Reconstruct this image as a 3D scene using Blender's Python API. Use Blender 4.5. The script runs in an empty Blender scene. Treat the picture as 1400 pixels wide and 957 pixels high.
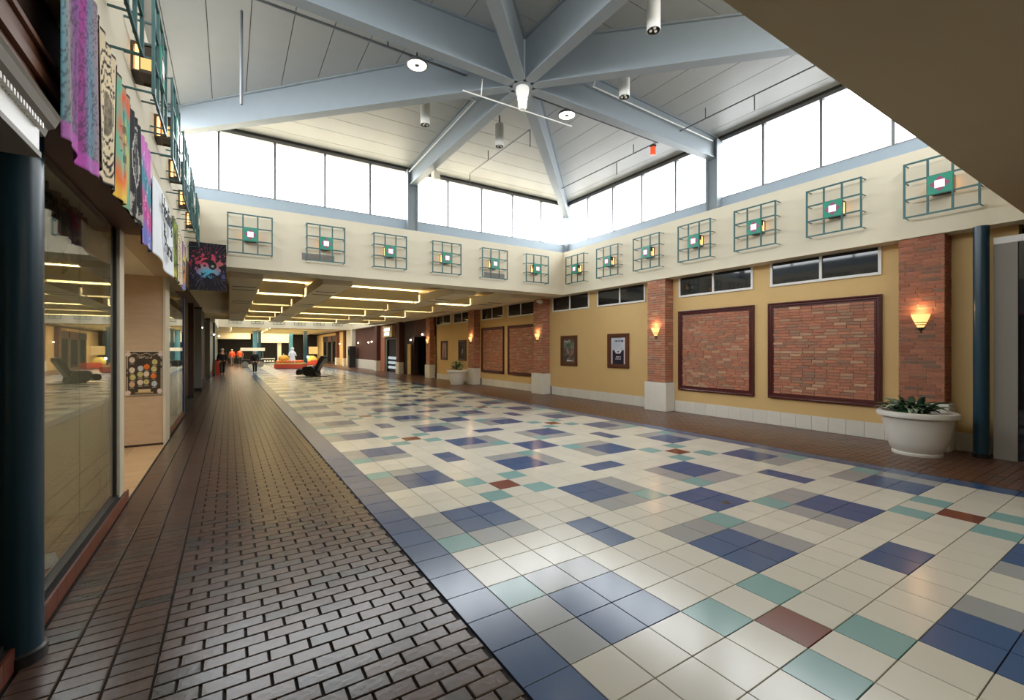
import bpy, bmesh, math, random
from mathutils import Vector, Matrix, Euler
random.seed(7)
sc = bpy.context.scene
C = sc.collection
PI = math.pi
R = math.radians

# ------------------------------------------------------------------ camera
H_EYE = 1.678
F_PX, PX, PY, YAW = 608.0, 695.5, 478.0, R(32.15)
cd = bpy.data.cameras.new('camera'); cam = bpy.data.objects.new('camera', cd); C.objects.link(cam)
cam.location = (0, 0, H_EYE); cam.rotation_euler = (R(90), 0, -YAW)
cd.sensor_fit = 'HORIZONTAL'; cd.sensor_width = 36; cd.lens = F_PX / 1400 * 36
cd.shift_x = (700 - PX) / 1400; cd.shift_y = (PY - 478.5) / 1400
cd.clip_start = 0.02; cd.clip_end = 300
sc.camera = cam
# ------------------------------------------------------------------ world and exposure
wd = bpy.data.worlds.new('overcast_sky'); sc.world = wd; wd.use_nodes = True
bg = wd.node_tree.nodes['Background']
bg.inputs[0].default_value = (0.965, 0.985, 1.0, 1); bg.inputs[1].default_value = 6.6
sc.view_settings.view_transform = 'Standard'; sc.view_settings.look = 'None'
sc.view_settings.exposure = 0.78; sc.view_settings.gamma = 1.0
sc.view_settings.use_curve_mapping = False
sc.cycles.max_bounces = 10; sc.cycles.diffuse_bounces = 6; sc.cycles.glossy_bounces = 4
sc.cycles.transparent_max_bounces = 12; sc.cycles.caustics_reflective = False; sc.cycles.caustics_refractive = False
sc.cycles.sample_clamp_indirect = 6.0
# room constants
CX, CY = 4.586, 6.82
FX0, FX1, FY0, FY1 = -0.76, 9.93, 1.445, 12.2       # inner faces of the frieze
ZF0, ZF1 = 3.6, 5.08
HW = 5.97                                           # half size of the clerestory
T = 0.3048
TX0, TY0 = 1.2333, 2.7452                           # tile grid origin
XW = 10.3                                           # right wall

def portal(loc, rot, sx, sy):
    l = bpy.data.lights.new('sky_portal', 'AREA'); l.shape = 'RECTANGLE'; l.size = sx; l.size_y = sy
    l.cycles.is_portal = True
    o = bpy.data.objects.new('sky_portal', l); C.objects.link(o); o.location = loc; o.rotation_euler = rot
for (a, b, rz) in ((CX, CY + HW + .1, 0), (CX, CY - HW - .1, PI), (CX + HW + .1, CY, -PI / 2), (CX - HW - .1, CY, PI / 2)):
    portal((a, b, 6.23), Euler((-PI / 2, 0, rz)), 2 * HW, 1.5)

# ------------------------------------------------------------------ helpers
def lin(r, g, b):
    f = lambda c: (c / 255 / 12.92) if c / 255 <= 0.04045 else ((c / 255 + 0.055) / 1.055) ** 2.4
    return (f(r), f(g), f(b), 1)

class MB:
    def __init__(s): s.v = []; s.f = []; s.m = []; s.cur = 0
    def add(s, vs, fs):
        n = len(s.v); s.v += [tuple(p) for p in vs]; s.f += [tuple(i + n for i in f) for f in fs]; s.m += [s.cur] * len(fs); return s
    def box(s, x0, x1, y0, y1, z0, z1):
        return s.add([(x0,y0,z0),(x1,y0,z0),(x1,y1,z0),(x0,y1,z0),(x0,y0,z1),(x1,y0,z1),(x1,y1,z1),(x0,y1,z1)],
                     [(3,2,1,0),(4,5,6,7),(0,1,5,4),(1,2,6,5),(2,3,7,6),(3,0,4,7)])
    def cbox(s, x0, x1, y0, y1, z0, z1, c):          # box with a chamfered top
        return s.add([(x0,y0,z0),(x1,y0,z0),(x1,y1,z0),(x0,y1,z0),(x0,y0,z1-c),(x1,y0,z1-c),(x1,y1,z1-c),(x0,y1,z1-c),
                      (x0+c,y0+c,z1),(x1-c,y0+c,z1),(x1-c,y1-c,z1),(x0+c,y1-c,z1)],
                     [(3,2,1,0),(0,1,5,4),(1,2,6,5),(2,3,7,6),(3,0,4,7),(4,5,9,8),(5,6,10,9),(6,7,11,10),(7,4,8,11),(8,9,10,11)])
    def mbox(s, mat, sx, sy, sz):
        h = [(-1,-1,-1),(1,-1,-1),(1,1,-1),(-1,1,-1),(-1,-1,1),(1,-1,1),(1,1,1),(-1,1,1)]
        return s.add([mat @ Vector((a*sx/2, b*sy/2, c*sz/2)) for a, b, c in h],
                     [(3,2,1,0),(4,5,6,7),(0,1,5,4),(1,2,6,5),(2,3,7,6),(3,0,4,7)])
    def cyl(s, p0, p1, r0, r1=None, n=12, caps=True):
        r1 = r0 if r1 is None else r1
        p0, p1 = Vector(p0), Vector(p1); d = (p1 - p0).normalized()
        a = d.orthogonal().normalized(); b = d.cross(a)
        vs = [p0 + (a * math.cos(t) + b * math.sin(t)) * r0 for t in [2*PI*i/n for i in range(n)]]
        vs += [p1 + (a * math.cos(t) + b * math.sin(t)) * r1 for t in [2*PI*i/n for i in range(n)]]
        fs = [(i, (i+1) % n, (i+1) % n + n, i + n) for i in range(n)]
        if caps: fs += [tuple(reversed(range(n))), tuple(range(n, 2*n))]
        return s.add(vs, fs)
    def lathe(s, prof, c=(0,0,0), n=24, ang=2*PI, a0=0, sx=1, sy=1):
        full = abs(ang - 2*PI) < 1e-6; m = n if full else n + 1
        vs = [(c[0] + r*math.cos(a0+ang*i/n)*sx, c[1] + r*math.sin(a0+ang*i/n)*sy, c[2] + z) for r, z in prof for i in range(m)]
        fs = []
        for k in range(len(prof)-1):
            for i in range(n):
                j = (i+1) % m
                fs.append((k*m+i, k*m+j, (k+1)*m+j, (k+1)*m+i))
        return s.add(vs, fs)
    def tube(s, path, r, n=8):
        for a, b in zip(path, path[1:]): s.cyl(a, b, r, r, n)
        return s
    def prism(s, poly, axis, a, b):                   # poly: list of 2D points, extruded along axis 'x','y','z'
        def P(u, v, w):
            return {'x': (w, u, v), 'y': (u, w, v), 'z': (u, v, w)}[axis]
        n = len(poly); vs = [P(u, v, a) for u, v in poly] + [P(u, v, b) for u, v in poly]
        fs = [(i, (i+1) % n, (i+1) % n + n, i + n) for i in range(n)] + [tuple(reversed(range(n))), tuple(range(n, 2*n))]
        return s.add(vs, fs)
    def ball(s, c, r, nu=12, nv=8, sx=1, sy=1, sz=1):
        prof = [(max(1e-4, r*math.sin(PI*i/nv)), -r*math.cos(PI*i/nv)*sz) for i in range(nv+1)]
        return s.lathe(prof, c, nu, sx=sx, sy=sy)
    def mesh(s, name, mats, smooth=False):
        me = bpy.data.meshes.new(name); me.from_pydata(s.v, [], s.f)
        for mt in (mats if isinstance(mats, (list, tuple)) else [mats]): me.materials.append(mt)
        if any(s.m): me.polygons.foreach_set('material_index', s.m)
        bm = bmesh.new(); bm.from_mesh(me); bmesh.ops.recalc_face_normals(bm, faces=bm.faces); bm.to_mesh(me); bm.free()
        if smooth:
            me.polygons.foreach_set('use_smooth', [True] * len(me.polygons))
            me.set_sharp_from_angle(angle=R(40))
        me.update(); return me
    def build(s, name, mats, parent=None, smooth=False, **kw):
        return obj(name, s.mesh(name, mats, smooth), parent, **kw)

def obj(name, me, parent=None, loc=None, rz=None, kind=None):
    o = bpy.data.objects.new(name, me); C.objects.link(o)
    if parent is not None: o.parent = parent
    if loc is not None: o.location = loc
    if rz is not None: o.rotation_euler = (0, 0, rz)
    if kind: o['kind'] = kind
    return o
def tag(o, label, cat, group=None, kind=None):
    o['label'] = label; o['category'] = cat
    if group: o['group'] = group
    if kind: o['kind'] = kind
    return o
def empty(name, loc=(0,0,0), rz=0):
    o = bpy.data.objects.new(name, None); C.objects.link(o); o.location = loc; o.rotation_euler = (0, 0, rz); o.empty_display_size = .1
    return o
def thing(name, label, cat, loc=(0,0,0), rz=0, group=None):
    return tag(empty(name, loc, rz), label, cat, group)
def dup(root, loc, rz, label, group=None):
    r = root.copy(); C.objects.link(r); r.location = loc; r.rotation_euler = (0, 0, rz); r['label'] = label
    if group: r['group'] = group
    for ch in list(root.children):
        c = ch.copy(); C.objects.link(c); c.parent = r
        for g in ch.children:
            d = g.copy(); C.objects.link(d); d.parent = c
    return r
def bevel(o, w, seg=2):
    m = o.modifiers.new('bevel', 'BEVEL'); m.width = w; m.segments = seg; m.limit_method = 'ANGLE'; return o
ORD = ['first', 'second', 'third', 'fourth', 'fifth', 'sixth', 'seventh', 'eighth', 'ninth', 'tenth']

# ------------------------------------------------------------------ materials
def mat(name, col, rough=.5, metal=0, spec=.5, emit=None, estr=0, noise=0, nscale=6, bump=0, bscale=40, var=0, coat=0, stretch=None):
    m = bpy.data.materials.new(name); m.use_nodes = True; nt = m.node_tree; N = nt.nodes; L = nt.links
    b = N['Principled BSDF']; b.inputs['Roughness'].default_value = rough; b.inputs['Metallic'].default_value = metal
    b.inputs['Specular IOR Level'].default_value = spec
    b.inputs['Coat Weight'].default_value = coat; b.inputs['Coat Roughness'].default_value = .08
    col = tuple(col[:3]) + (1,)
    b.inputs['Base Color'].default_value = col
    if emit: b.inputs['Emission Color'].default_value = tuple(emit[:3]) + (1,); b.inputs['Emission Strength'].default_value = estr
    last = None
    if noise or bump:
        tc = N.new('ShaderNodeTexCoord'); mp = N.new('ShaderNodeMapping'); L.new(tc.outputs['Object'], mp.inputs[0])
        if stretch: mp.inputs['Scale'].default_value = stretch
    if noise:
        nz = N.new('ShaderNodeTexNoise'); nz.inputs['Scale'].default_value = nscale; nz.inputs['Detail'].default_value = 5
        L.new(mp.outputs[0], nz.inputs[0])
        mr = N.new('ShaderNodeMapRange'); mr.inputs[3].default_value = 1 - noise; mr.inputs[4].default_value = 1 + noise
        L.new(nz.outputs[0], mr.inputs[0])
        hv = N.new('ShaderNodeHueSaturation'); hv.inputs['Color'].default_value = col; L.new(mr.outputs[0], hv.inputs['Value'])
        last = hv
    if var:
        oi = N.new('ShaderNodeObjectInfo'); gi = N.new('ShaderNodeNewGeometry')
        ad = N.new('ShaderNodeMath'); ad.operation = 'ADD'; fr = N.new('ShaderNodeMath'); fr.operation = 'FRACT'
        L.new(oi.outputs['Random'], ad.inputs[0]); L.new(gi.outputs['Random Per Island'], ad.inputs[1]); L.new(ad.outputs[0], fr.inputs[0])
        mr2 = N.new('ShaderNodeMapRange'); mr2.inputs[3].default_value = 1 - var; mr2.inputs[4].default_value = 1 + var
        L.new(fr.outputs[0], mr2.inputs[0])
        hv2 = N.new('ShaderNodeHueSaturation'); L.new(mr2.outputs[0], hv2.inputs['Value'])
        if last: L.new(last.outputs[0], hv2.inputs['Color'])
        else: hv2.inputs['Color'].default_value = col
        last = hv2
    if last: L.new(last.outputs[0], b.inputs['Base Color'])
    if bump:
        n2 = N.new('ShaderNodeTexNoise'); n2.inputs['Scale'].default_value = bscale; n2.inputs['Detail'].default_value = 4
        L.new(mp.outputs[0], n2.inputs[0])
        bp = N.new('ShaderNodeBump'); bp.inputs['Strength'].default_value = bump; bp.inputs['Distance'].default_value = .01
        L.new(n2.outputs[0], bp.inputs['Height']); L.new(bp.outputs[0], b.inputs['Normal'])
    return m
def brick_mat(name, ramp, rough=.75, bump=.25, bscale=60, spec=.4, coat=0):
    m = mat(name, (.3,.1,.06), rough, bump=bump, bscale=bscale, spec=spec, coat=coat); nt = m.node_tree; N = nt.nodes; L = nt.links; b = N['Principled BSDF']
    oi = N.new('ShaderNodeObjectInfo'); gi = N.new('ShaderNodeNewGeometry')
    ad = N.new('ShaderNodeMath'); ad.operation = 'ADD'; fr = N.new('ShaderNodeMath'); fr.operation = 'FRACT'
    L.new(oi.outputs['Random'], ad.inputs[0]); L.new(gi.outputs['Random Per Island'], ad.inputs[1]); L.new(ad.outputs[0], fr.inputs[0])
    cr = N.new('ShaderNodeValToRGB'); cr.color_ramp.interpolation = 'LINEAR'
    el = cr.color_ramp.elements
    while len(el) < len(ramp): el.new(.5)
    for i, (p, c) in enumerate(ramp): el[i].position = p; el[i].color = c
    L.new(fr.outputs[0], cr.inputs[0])
    tc = N.new('ShaderNodeTexCoord'); nz = N.new('ShaderNodeTexNoise'); nz.inputs['Scale'].default_value = 25; nz.inputs['Detail'].default_value = 4
    L.new(tc.outputs['Object'], nz.inputs[0])
    mr = N.new('ShaderNodeMapRange'); mr.inputs[3].default_value = .78; mr.inputs[4].default_value = 1.22; L.new(nz.outputs[0], mr.inputs[0])
    hv = N.new('ShaderNodeHueSaturation'); L.new(cr.outputs[0], hv.inputs['Color']); L.new(mr.outputs[0], hv.inputs['Value'])
    L.new(hv.outputs[0], b.inputs['Base Color']); return m
def emis(name, col, s):
    m = bpy.data.materials.new(name); m.use_nodes = True; N = m.node_tree.nodes; N.clear()
    e = N.new('ShaderNodeEmission'); e.inputs[0].default_value = tuple(col[:3]) + (1,); e.inputs[1].default_value = s
    o = N.new('ShaderNodeOutputMaterial'); m.node_tree.links.new(e.outputs[0], o.inputs[0]); return m
def glass(name, tint=(1,1,1), ior=1.5, gtint=(1,1,1)):
    m = bpy.data.materials.new(name); m.use_nodes = True; nt = m.node_tree; N = nt.nodes; N.clear()
    fr = N.new('ShaderNodeFresnel'); ge = N.new('ShaderNodeNewGeometry'); ix = N.new('ShaderNodeMapRange')
    ix.inputs[3].default_value = ior; ix.inputs[4].default_value = 1 / ior
    nt.links.new(ge.outputs['Backfacing'], ix.inputs[0]); nt.links.new(ix.outputs[0], fr.inputs[0])
    t = N.new('ShaderNodeBsdfTransparent'); t.inputs[0].default_value = tuple(tint) + (1,)
    g = N.new('ShaderNodeBsdfGlossy'); g.inputs[0].default_value = tuple(gtint) + (1,); g.inputs['Roughness'].default_value = .01
    mx = N.new('ShaderNodeMixShader'); o = N.new('ShaderNodeOutputMaterial')
    nt.links.new(fr.outputs[0], mx.inputs[0]); nt.links.new(t.outputs[0], mx.inputs[1]); nt.links.new(g.outputs[0], mx.inputs[2]); nt.links.new(mx.outputs[0], o.inputs[0])
    return m
M = {}
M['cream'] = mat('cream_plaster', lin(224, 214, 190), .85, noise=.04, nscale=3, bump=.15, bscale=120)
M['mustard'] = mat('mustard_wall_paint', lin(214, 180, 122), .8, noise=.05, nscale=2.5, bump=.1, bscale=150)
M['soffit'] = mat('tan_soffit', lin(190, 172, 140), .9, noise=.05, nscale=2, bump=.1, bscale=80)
M['tan'] = mat('tan_ceiling_board', lin(222, 208, 178), .85, noise=.04, nscale=3)
M['steel'] = mat('blue_grey_steel_paint', lin(134, 143, 148), .45, noise=.05, nscale=5)
M['sill'] = mat('blue_grey_sill_paint', lin(150, 164, 176), .5, noise=.04)
M['panel'] = mat('white_roof_panel', lin(164, 165, 163), .5, noise=.05, nscale=3, var=.03)
M['alu'] = mat('grey_window_aluminium', lin(132, 132, 134), .4, metal=.5)
M['whiteframe'] = mat('white_frame_paint', lin(228, 226, 220), .45)
M['teal'] = mat('dark_teal_metal', lin(44, 92, 92), .4, noise=.08)
M['greenplate'] = mat('green_lamp_plate', lin(12, 140, 112), .4, noise=.05)
M['pink'] = mat('magenta_enamel', lin(150, 62, 104), .4, noise=.05)
M['bronze'] = mat('dark_bronze', lin(64, 54, 40), .45, metal=.4, noise=.1)
M['lampwhite'] = emis('lamp_white_glow', (1.0, .95, .9), .75)
M['lampgold'] = emis('lamp_gold_glow', (1.0, .45, .14), 2.6)
M['lampside'] = emis('lamp_side_glow', (1.0, .62, .22), .7)
M['mortar'] = mat('wall_mortar', lin(196, 172, 144), .9, noise=.1, nscale=30)
M['brick'] = brick_mat('wall_brick', [(0, lin(164, 104, 80)), (.25, lin(186, 122, 94)), (.5, lin(172, 112, 88)), (.75, lin(150, 112, 92)), (1, lin(198, 156, 124))])
M['brickd'] = brick_mat('dark_wall_brick', [(0, lin(146, 88, 66)), (.35, lin(176, 112, 86)), (.75, lin(160, 100, 78)), (1, lin(126, 96, 80))])
M['paver'] = brick_mat('floor_paver', [(0, lin(80, 62, 54)), (.35, lin(94, 72, 63)), (.7, lin(88, 70, 63)), (.9, lin(76, 68, 63)), (1, lin(66, 64, 63))], .24, .12, 30, .5)
M['paver_r'] = brick_mat('floor_paver_right', [(0, lin(92, 60, 46)), (.4, lin(108, 72, 54)), (.8, lin(98, 70, 56)), (1, lin(78, 62, 54))], .3, .12, 30, .5)
M['grout'] = mat('dark_grout', lin(34, 31, 30), .85, noise=.1, nscale=20)
M['stone'] = mat('pale_plinth_stone', lin(222, 218, 206), .6, noise=.06, nscale=8, bump=.1, bscale=60, var=.04)
M['travertine'] = mat('tan_travertine', lin(188, 164, 134), .45, noise=.14, nscale=5, stretch=(1, 1, 4), bump=.05)
M['mahogany'] = mat('mahogany_moulding', lin(74, 26, 24), .28, noise=.12, nscale=14, stretch=(1, 1, 6))
M['walnut'] = mat('walnut_frame', lin(92, 52, 32), .35, noise=.15, nscale=14)
M['darkglass'] = mat('dark_window_pane', (.012, .013, .014), .04, spec=.6)
M['shopglass'] = glass('shop_glass', (.93, .95, .92), 1.5)
M['skyglass'] = glass('clerestory_glass', (.96, .97, .98), 1.45)
M['milkglass'] = glass('tinted_skylight', (.5, .5, .49), 1.45)  # grey tint holds down the daylight falling into the second atrium
M['column'] = mat('deep_teal_column_paint', lin(22, 56, 72), .3, noise=.06)
M['porcelain'] = mat('white_planter_glaze', lin(226, 224, 216), .35, noise=.03)
M['soil'] = mat('potting_soil', lin(40, 30, 24), .95, noise=.3, nscale=40, bump=.5)
M['leaf'] = mat('dark_green_leaf', lin(52, 84, 58), .45, noise=.25, nscale=12, var=.35)
M['leafpale'] = mat('pale_variegated_leaf', lin(150, 166, 140), .45, noise=.25, nscale=12, var=.3)
M['leafbright'] = mat('fresh_green_leaf', lin(86, 128, 62), .45, noise=.25, nscale=12, var=.35)
M['amber'] = mat('amber_sconce_glass', lin(236, 186, 110), .4, emit=(1, .58, .2), estr=.85, noise=.1)
M['flame'] = emis('sconce_bulb_glow', (1, .78, .42), 3)
M['black'] = mat('black_vinyl', (.012, .012, .013), .35, noise=.2)
M['darkvoid'] = mat('unlit_store_interior', lin(34, 30, 28), .9, noise=.1)
M['darkbrown'] = mat('dark_brown_wall', lin(58, 36, 28), .7, noise=.1)
M['brownwall'] = mat('red_brown_wall', lin(92, 54, 42), .75, noise=.08)
M['maroon'] = mat('maroon_fascia', lin(112, 74, 54), .5, noise=.12, nscale=4)
M['rustkerb'] = mat('rust_kerb_tile', lin(110, 58, 42), .4, noise=.12, nscale=8, var=.15)
M['tantile'] = mat('tan_floor_tile', lin(196, 164, 124), .35, noise=.08, nscale=5, var=.06)
M['strip'] = emis('fluorescent_strip', (1.0, .87, .6), 9.0)
M['dimstrip'] = emis('dim_fluorescent_strip', (1.0, .87, .62), 3.2)
M['cove'] = mat('cream_light_cove', lin(226, 212, 168), .7)
M['led'] = emis('led_ring_glow', (1.0, .92, .76), 3)
M['fixture'] = mat('off_white_fixture', lin(226, 224, 216), .45, noise=.03)
M['galv'] = mat('grey_conduit', lin(128, 130, 132), .4, metal=.5)
M['redlens'] = mat('orange_red_lens', lin(232, 82, 38), .3, emit=(1, .12, .03), estr=.4)
M['vent'] = mat('dark_vent_metal', lin(62, 58, 52), .5, metal=.3)
M['greyvent'] = mat('grey_vent_plate', lin(140, 134, 124), .6)
M['shopcolumn'] = mat('slate_green_column', lin(84, 96, 88), .4, noise=.05)
M['bluepost'] = mat('navy_blue_post', lin(22, 52, 92), .35, noise=.05)
M['creampost'] = mat('cream_post', lin(206, 196, 172), .5, noise=.04)
M['greypost'] = mat('mid_grey_post', lin(112, 116, 118), .5, noise=.05)
M['skin'] = mat('skin', lin(196, 148, 120), .5, noise=.05)
M['hivis'] = mat('orange_hi_vis_cloth', lin(255, 96, 48), .7, noise=.05)
M['clothdark'] = mat('dark_cloth', lin(34, 34, 40), .85, noise=.15, nscale=20)
M['clothgrey'] = mat('grey_cloth', lin(110, 92, 88), .85, noise=.15, nscale=20)
M['clothred'] = mat('red_grey_cloth', lin(150, 70, 62), .85, noise=.15, nscale=20)
M['hair'] = mat('dark_hair', lin(48, 40, 34), .7, noise=.2)
M['hairgrey'] = mat('grey_hair', lin(180, 176, 170), .7, noise=.2)
M['pumpkin'] = mat('orange_pumpkin', lin(220, 112, 50), .5, noise=.15, nscale=8, var=.2)
M['yellowball'] = mat('yellow_gold_pumpkin', lin(232, 172, 60), .5, noise=.1)
M['statue'] = mat('white_statue_plaster', lin(226, 228, 236), .6, noise=.1)
M['redbox'] = mat('red_painted_board', lin(178, 62, 40), .6, noise=.1)
M['hay'] = mat('straw_yellow', lin(206, 186, 96), .9, noise=.3, nscale=30)
M['signtan'] = mat('tan_sign_board', lin(206, 186, 140), .6, noise=.05)
M['glow'] = emis('small_lamp_glow', (1, .86, .66), 6)
M['signglow'] = emis('sign_letter_glow', (1, .86, .62), 3)
M['paper'] = mat('white_paper', lin(238, 238, 236), .8)
def print_mat():
    m = mat('printed_cloth', (.5,.5,.5), .8); nt = m.node_tree
    a = nt.nodes.new('ShaderNodeAttribute'); a.attribute_name = 'print'
    nt.links.new(a.outputs['Color'], nt.nodes['Principled BSDF'].inputs['Base Color']); return m
M['print'] = print_mat()
TILE = {}
for k, c in dict(cream=(214, 210, 196), blue=(64, 92, 134), teal=(128, 170, 168), grey=(158, 160, 160), red=(124, 68, 54)).items():
    TILE[k] = mat('floor_tile_' + k, lin(*c), .19, noise=.05, nscale=3, var=.05, bump=.015, bscale=3, spec=.5)

# ================================================================== FLOOR
def tile_kind(i, j):
    if i == 0 or i == 21: return 'blue'
    a, b = i % 11, j % 11
    if (a, b) == (5, 4): return 'red'
    if (a, b) in ((4, 3), (6, 3), (4, 5), (6, 5)): return 'teal'
    if a == 5 and b in (9, 10): return 'blue'
    if a in (10, 0) and b in (4, 9, 10): return 'blue'
    if a in (2, 3, 7, 8):
        if b in (1, 2, 6, 7): return 'blue'
        if b in (0, 8): return 'grey'
    if a in (1, 9):
        if b in (1, 2, 6, 7): return 'grey'
        if b in (0, 8): return 'teal'
    return 'cream'
YEND = 66.0
YBACK = -9.0
mb = MB(); mb.box(-6, 14, YBACK, YEND + 2, -.2, -.012)
floor = tag(mb.build('floor', M['grout']), 'mall floor of coloured tiles between brown brick walkways', 'floor', kind='structure')
cells = [(i, j) for i in range(22) for j in range(-206, 12)]
def seen_size(x, y):
    d = x * math.sin(YAW) + y * math.cos(YAW); r = x * math.cos(YAW) - y * math.sin(YAW)
    if d < .3: return 0
    px = PX + F_PX * r / d; py = PY + F_PX * H_EYE / d
    if px < -40 or px > 1440 or py > 990: return 0
    return 1 / d ** 3
cells.sort(key=lambda c: -seen_size(TX0 + (c[0]+.5)*T, TY0 - (c[1]+.5)*T))
g = .003
tmesh = {k: MB().cbox(-T/2+g, T/2-g, -T/2+g, T/2-g, -.014, 0, .0015).mesh('floor_tile', TILE[k]) for k in TILE}
for i, j in cells[:300]:
    obj('floor_tile', tmesh[tile_kind(i, j)], floor, loc=(TX0 + (i+.5)*T, TY0 - (j+.5)*T, 0))
names = list(TILE); mb = MB()
for i, j in cells[300:]:
    mb.cur = names.index(tile_kind(i, j)); x, y = TX0 + i*T, TY0 - j*T
    mb.box(x+g, x+T-g, y-T+g, y-g, -.014, 0)
mb.build('tile_field', [TILE[k] for k in names], floor, kind='stuff')
# brick pavers, left walk
BL, BW = .2043, .1016
bj = .005
pav = []
x_end = TX0 - .006
ny = int((YEND - YBACK) / BW)
for n in range(ny):
    y = YBACK + n * BW + .027
    off = -BL/2 if n % 2 else 0.0
    x = -.326 + off
    while x < x_end - .02:
        a, b = max(x, -.326) + bj, min(x + BL, x_end) - bj
        if b - a > .03: pav.append((a, b, y + .0035, y + BW - .0035))
        x += BL
    for k in range(3):
        a = -.326 - (k+1)*BL; pav.append((a + bj, a + BL - bj, y + .002, y + BW - .002))
pav.sort(key=lambda p: -seen_size((p[0]+p[1])/2, (p[2]+p[3])/2))
pm = {}
for a, b, c, d in pav[:300]:
    key = (round(b-a, 3), round(d-c, 3))
    if key not in pm: w, l = key; pm[key] = MB().cbox(-w/2, w/2, -l/2, l/2, -.014, 0, .004).mesh('paver_brick', M['paver'])
    o = obj('paver_brick', pm[key], floor, loc=((a+b)/2, (c+d)/2, random.uniform(-.0012, .001)))
    o.rotation_euler = (random.uniform(-.006, .006), random.uniform(-.006, .006), 0)
mb = MB()
for a, b, c, d in pav[300:]:
    if c > 36: continue
    dz = random.uniform(-.001, .001)
    mb.box(a, b, c, d, -.014, dz)
mb.box(-.94, x_end, 36.1, YEND, -.014, 0)
mb.build('paver_field', M['paver'], floor, kind='stuff')
# right walk
mb = MB(); X1 = TX0 + 22*T + .006
for n in range(int((40 - YBACK) / BW)):
    y = YBACK + n*BW; x = X1 - (BL/2 if n % 2 else 0)
    while x < XW + .3:
        a, b = max(x, X1) + .003, min(x+BL, XW+.3) - .003
        if b - a > .03: mb.box(a, b, y+.003, y+BW-.003, -.014, random.uniform(-.001, .001))
        x += BL
mb.box(X1, XW + .3, 40.2, YEND, -.014, 0)
mb.build('paver_field', M['paver_r'], floor, kind='stuff')
# tan recess tiles of the left shop entrance
for k in range(4):
    for n in range(12):
        a = -.96 - (k+1)*.42
        obj('entrance_tile', MB().box(a+.003, a+.417, 6.42+n*.3+.003, 6.42+n*.3+.297, -.014, .002).mesh('entrance_tile', M['tantile']), floor)
mb = MB()
for k in range(3):
    for n in range(10): mb.box(-1.65 + k*.21+.002, -1.65+(k+1)*.21-.002, 3.3+n*.31+.002, 3.3+(n+1)*.31-.002, -.014, .004)
mb.build('display_floor', M['tantile'], floor, kind='stuff')
# small brass floor plug in a blue tile
def on_floor(x, y):
    d = H_EYE * F_PX / (y - PY); r = (x - PX) / F_PX * d
    return (r*math.cos(YAW) + d*math.sin(YAW), -r*math.sin(YAW) + d*math.cos(YAW))
px_, py_ = on_floor(992, 687)
mb = MB(); mb.cyl((px_, py_, 0), (px_, py_, .003), .05, .046, 20)
o = mb.build('floor_plug', M['bronze'], smooth=False); tag(o, 'round brass floor plug set in a blue tile', 'floor plug')
mb = MB(); mb.cyl((px_, py_, .003), (px_, py_, .0045), .012, .012, 12); mb.build('screw', M['vent'], o)

# ================================================================== WALLS, FRIEZE, CEILING
mb = MB(); mb.box(XW, XW+.25, 1.62, 24.6, -.012, ZF0)
wall_r = tag(mb.build('wall_right', M['mustard']), 'mustard yellow wall with brick pilasters along the right side', 'wall', kind='structure')
mb = MB(); mb.box(XW+.0, XW+.25, YBACK, 1.0, -.012, ZF0)
wall_r2 = tag(mb.build('wall_right', M['mustard']), 'mustard wall behind the viewer on the right side', 'wall', kind='structure')
# friezes
def frieze(name, label, box):
    return tag(MB().box(*box).build(name, M['cream']), label, 'frieze', kind='structure')
frieze('trim_1', 'cream frieze band above the mustard right wall', (FX1, CX+HW+.12, FY0, FY1, ZF0, ZF1))
frieze('trim_2', 'cream frieze band spanning the corridor mouth at the far side', (CX-HW-.12, CX+HW+.12, FY1, CY+HW+.12, ZF0, ZF1))
frieze('trim_3', 'cream frieze band above the left shops', (CX-HW-.12, FX0, FY0, FY1, ZF0, ZF1))
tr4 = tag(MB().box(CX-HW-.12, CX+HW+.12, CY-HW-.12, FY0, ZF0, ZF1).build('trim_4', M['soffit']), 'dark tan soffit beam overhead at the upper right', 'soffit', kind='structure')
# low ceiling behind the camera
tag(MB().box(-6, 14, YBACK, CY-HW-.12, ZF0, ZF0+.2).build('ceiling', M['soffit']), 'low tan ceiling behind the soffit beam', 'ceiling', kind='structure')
tag(MB().box(-6, 14, YBACK-.2, YBACK, -.012, ZF0).build('wall_back', M['cream']), 'cream wall closing the mall behind the viewer', 'wall', kind='structure')

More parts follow.
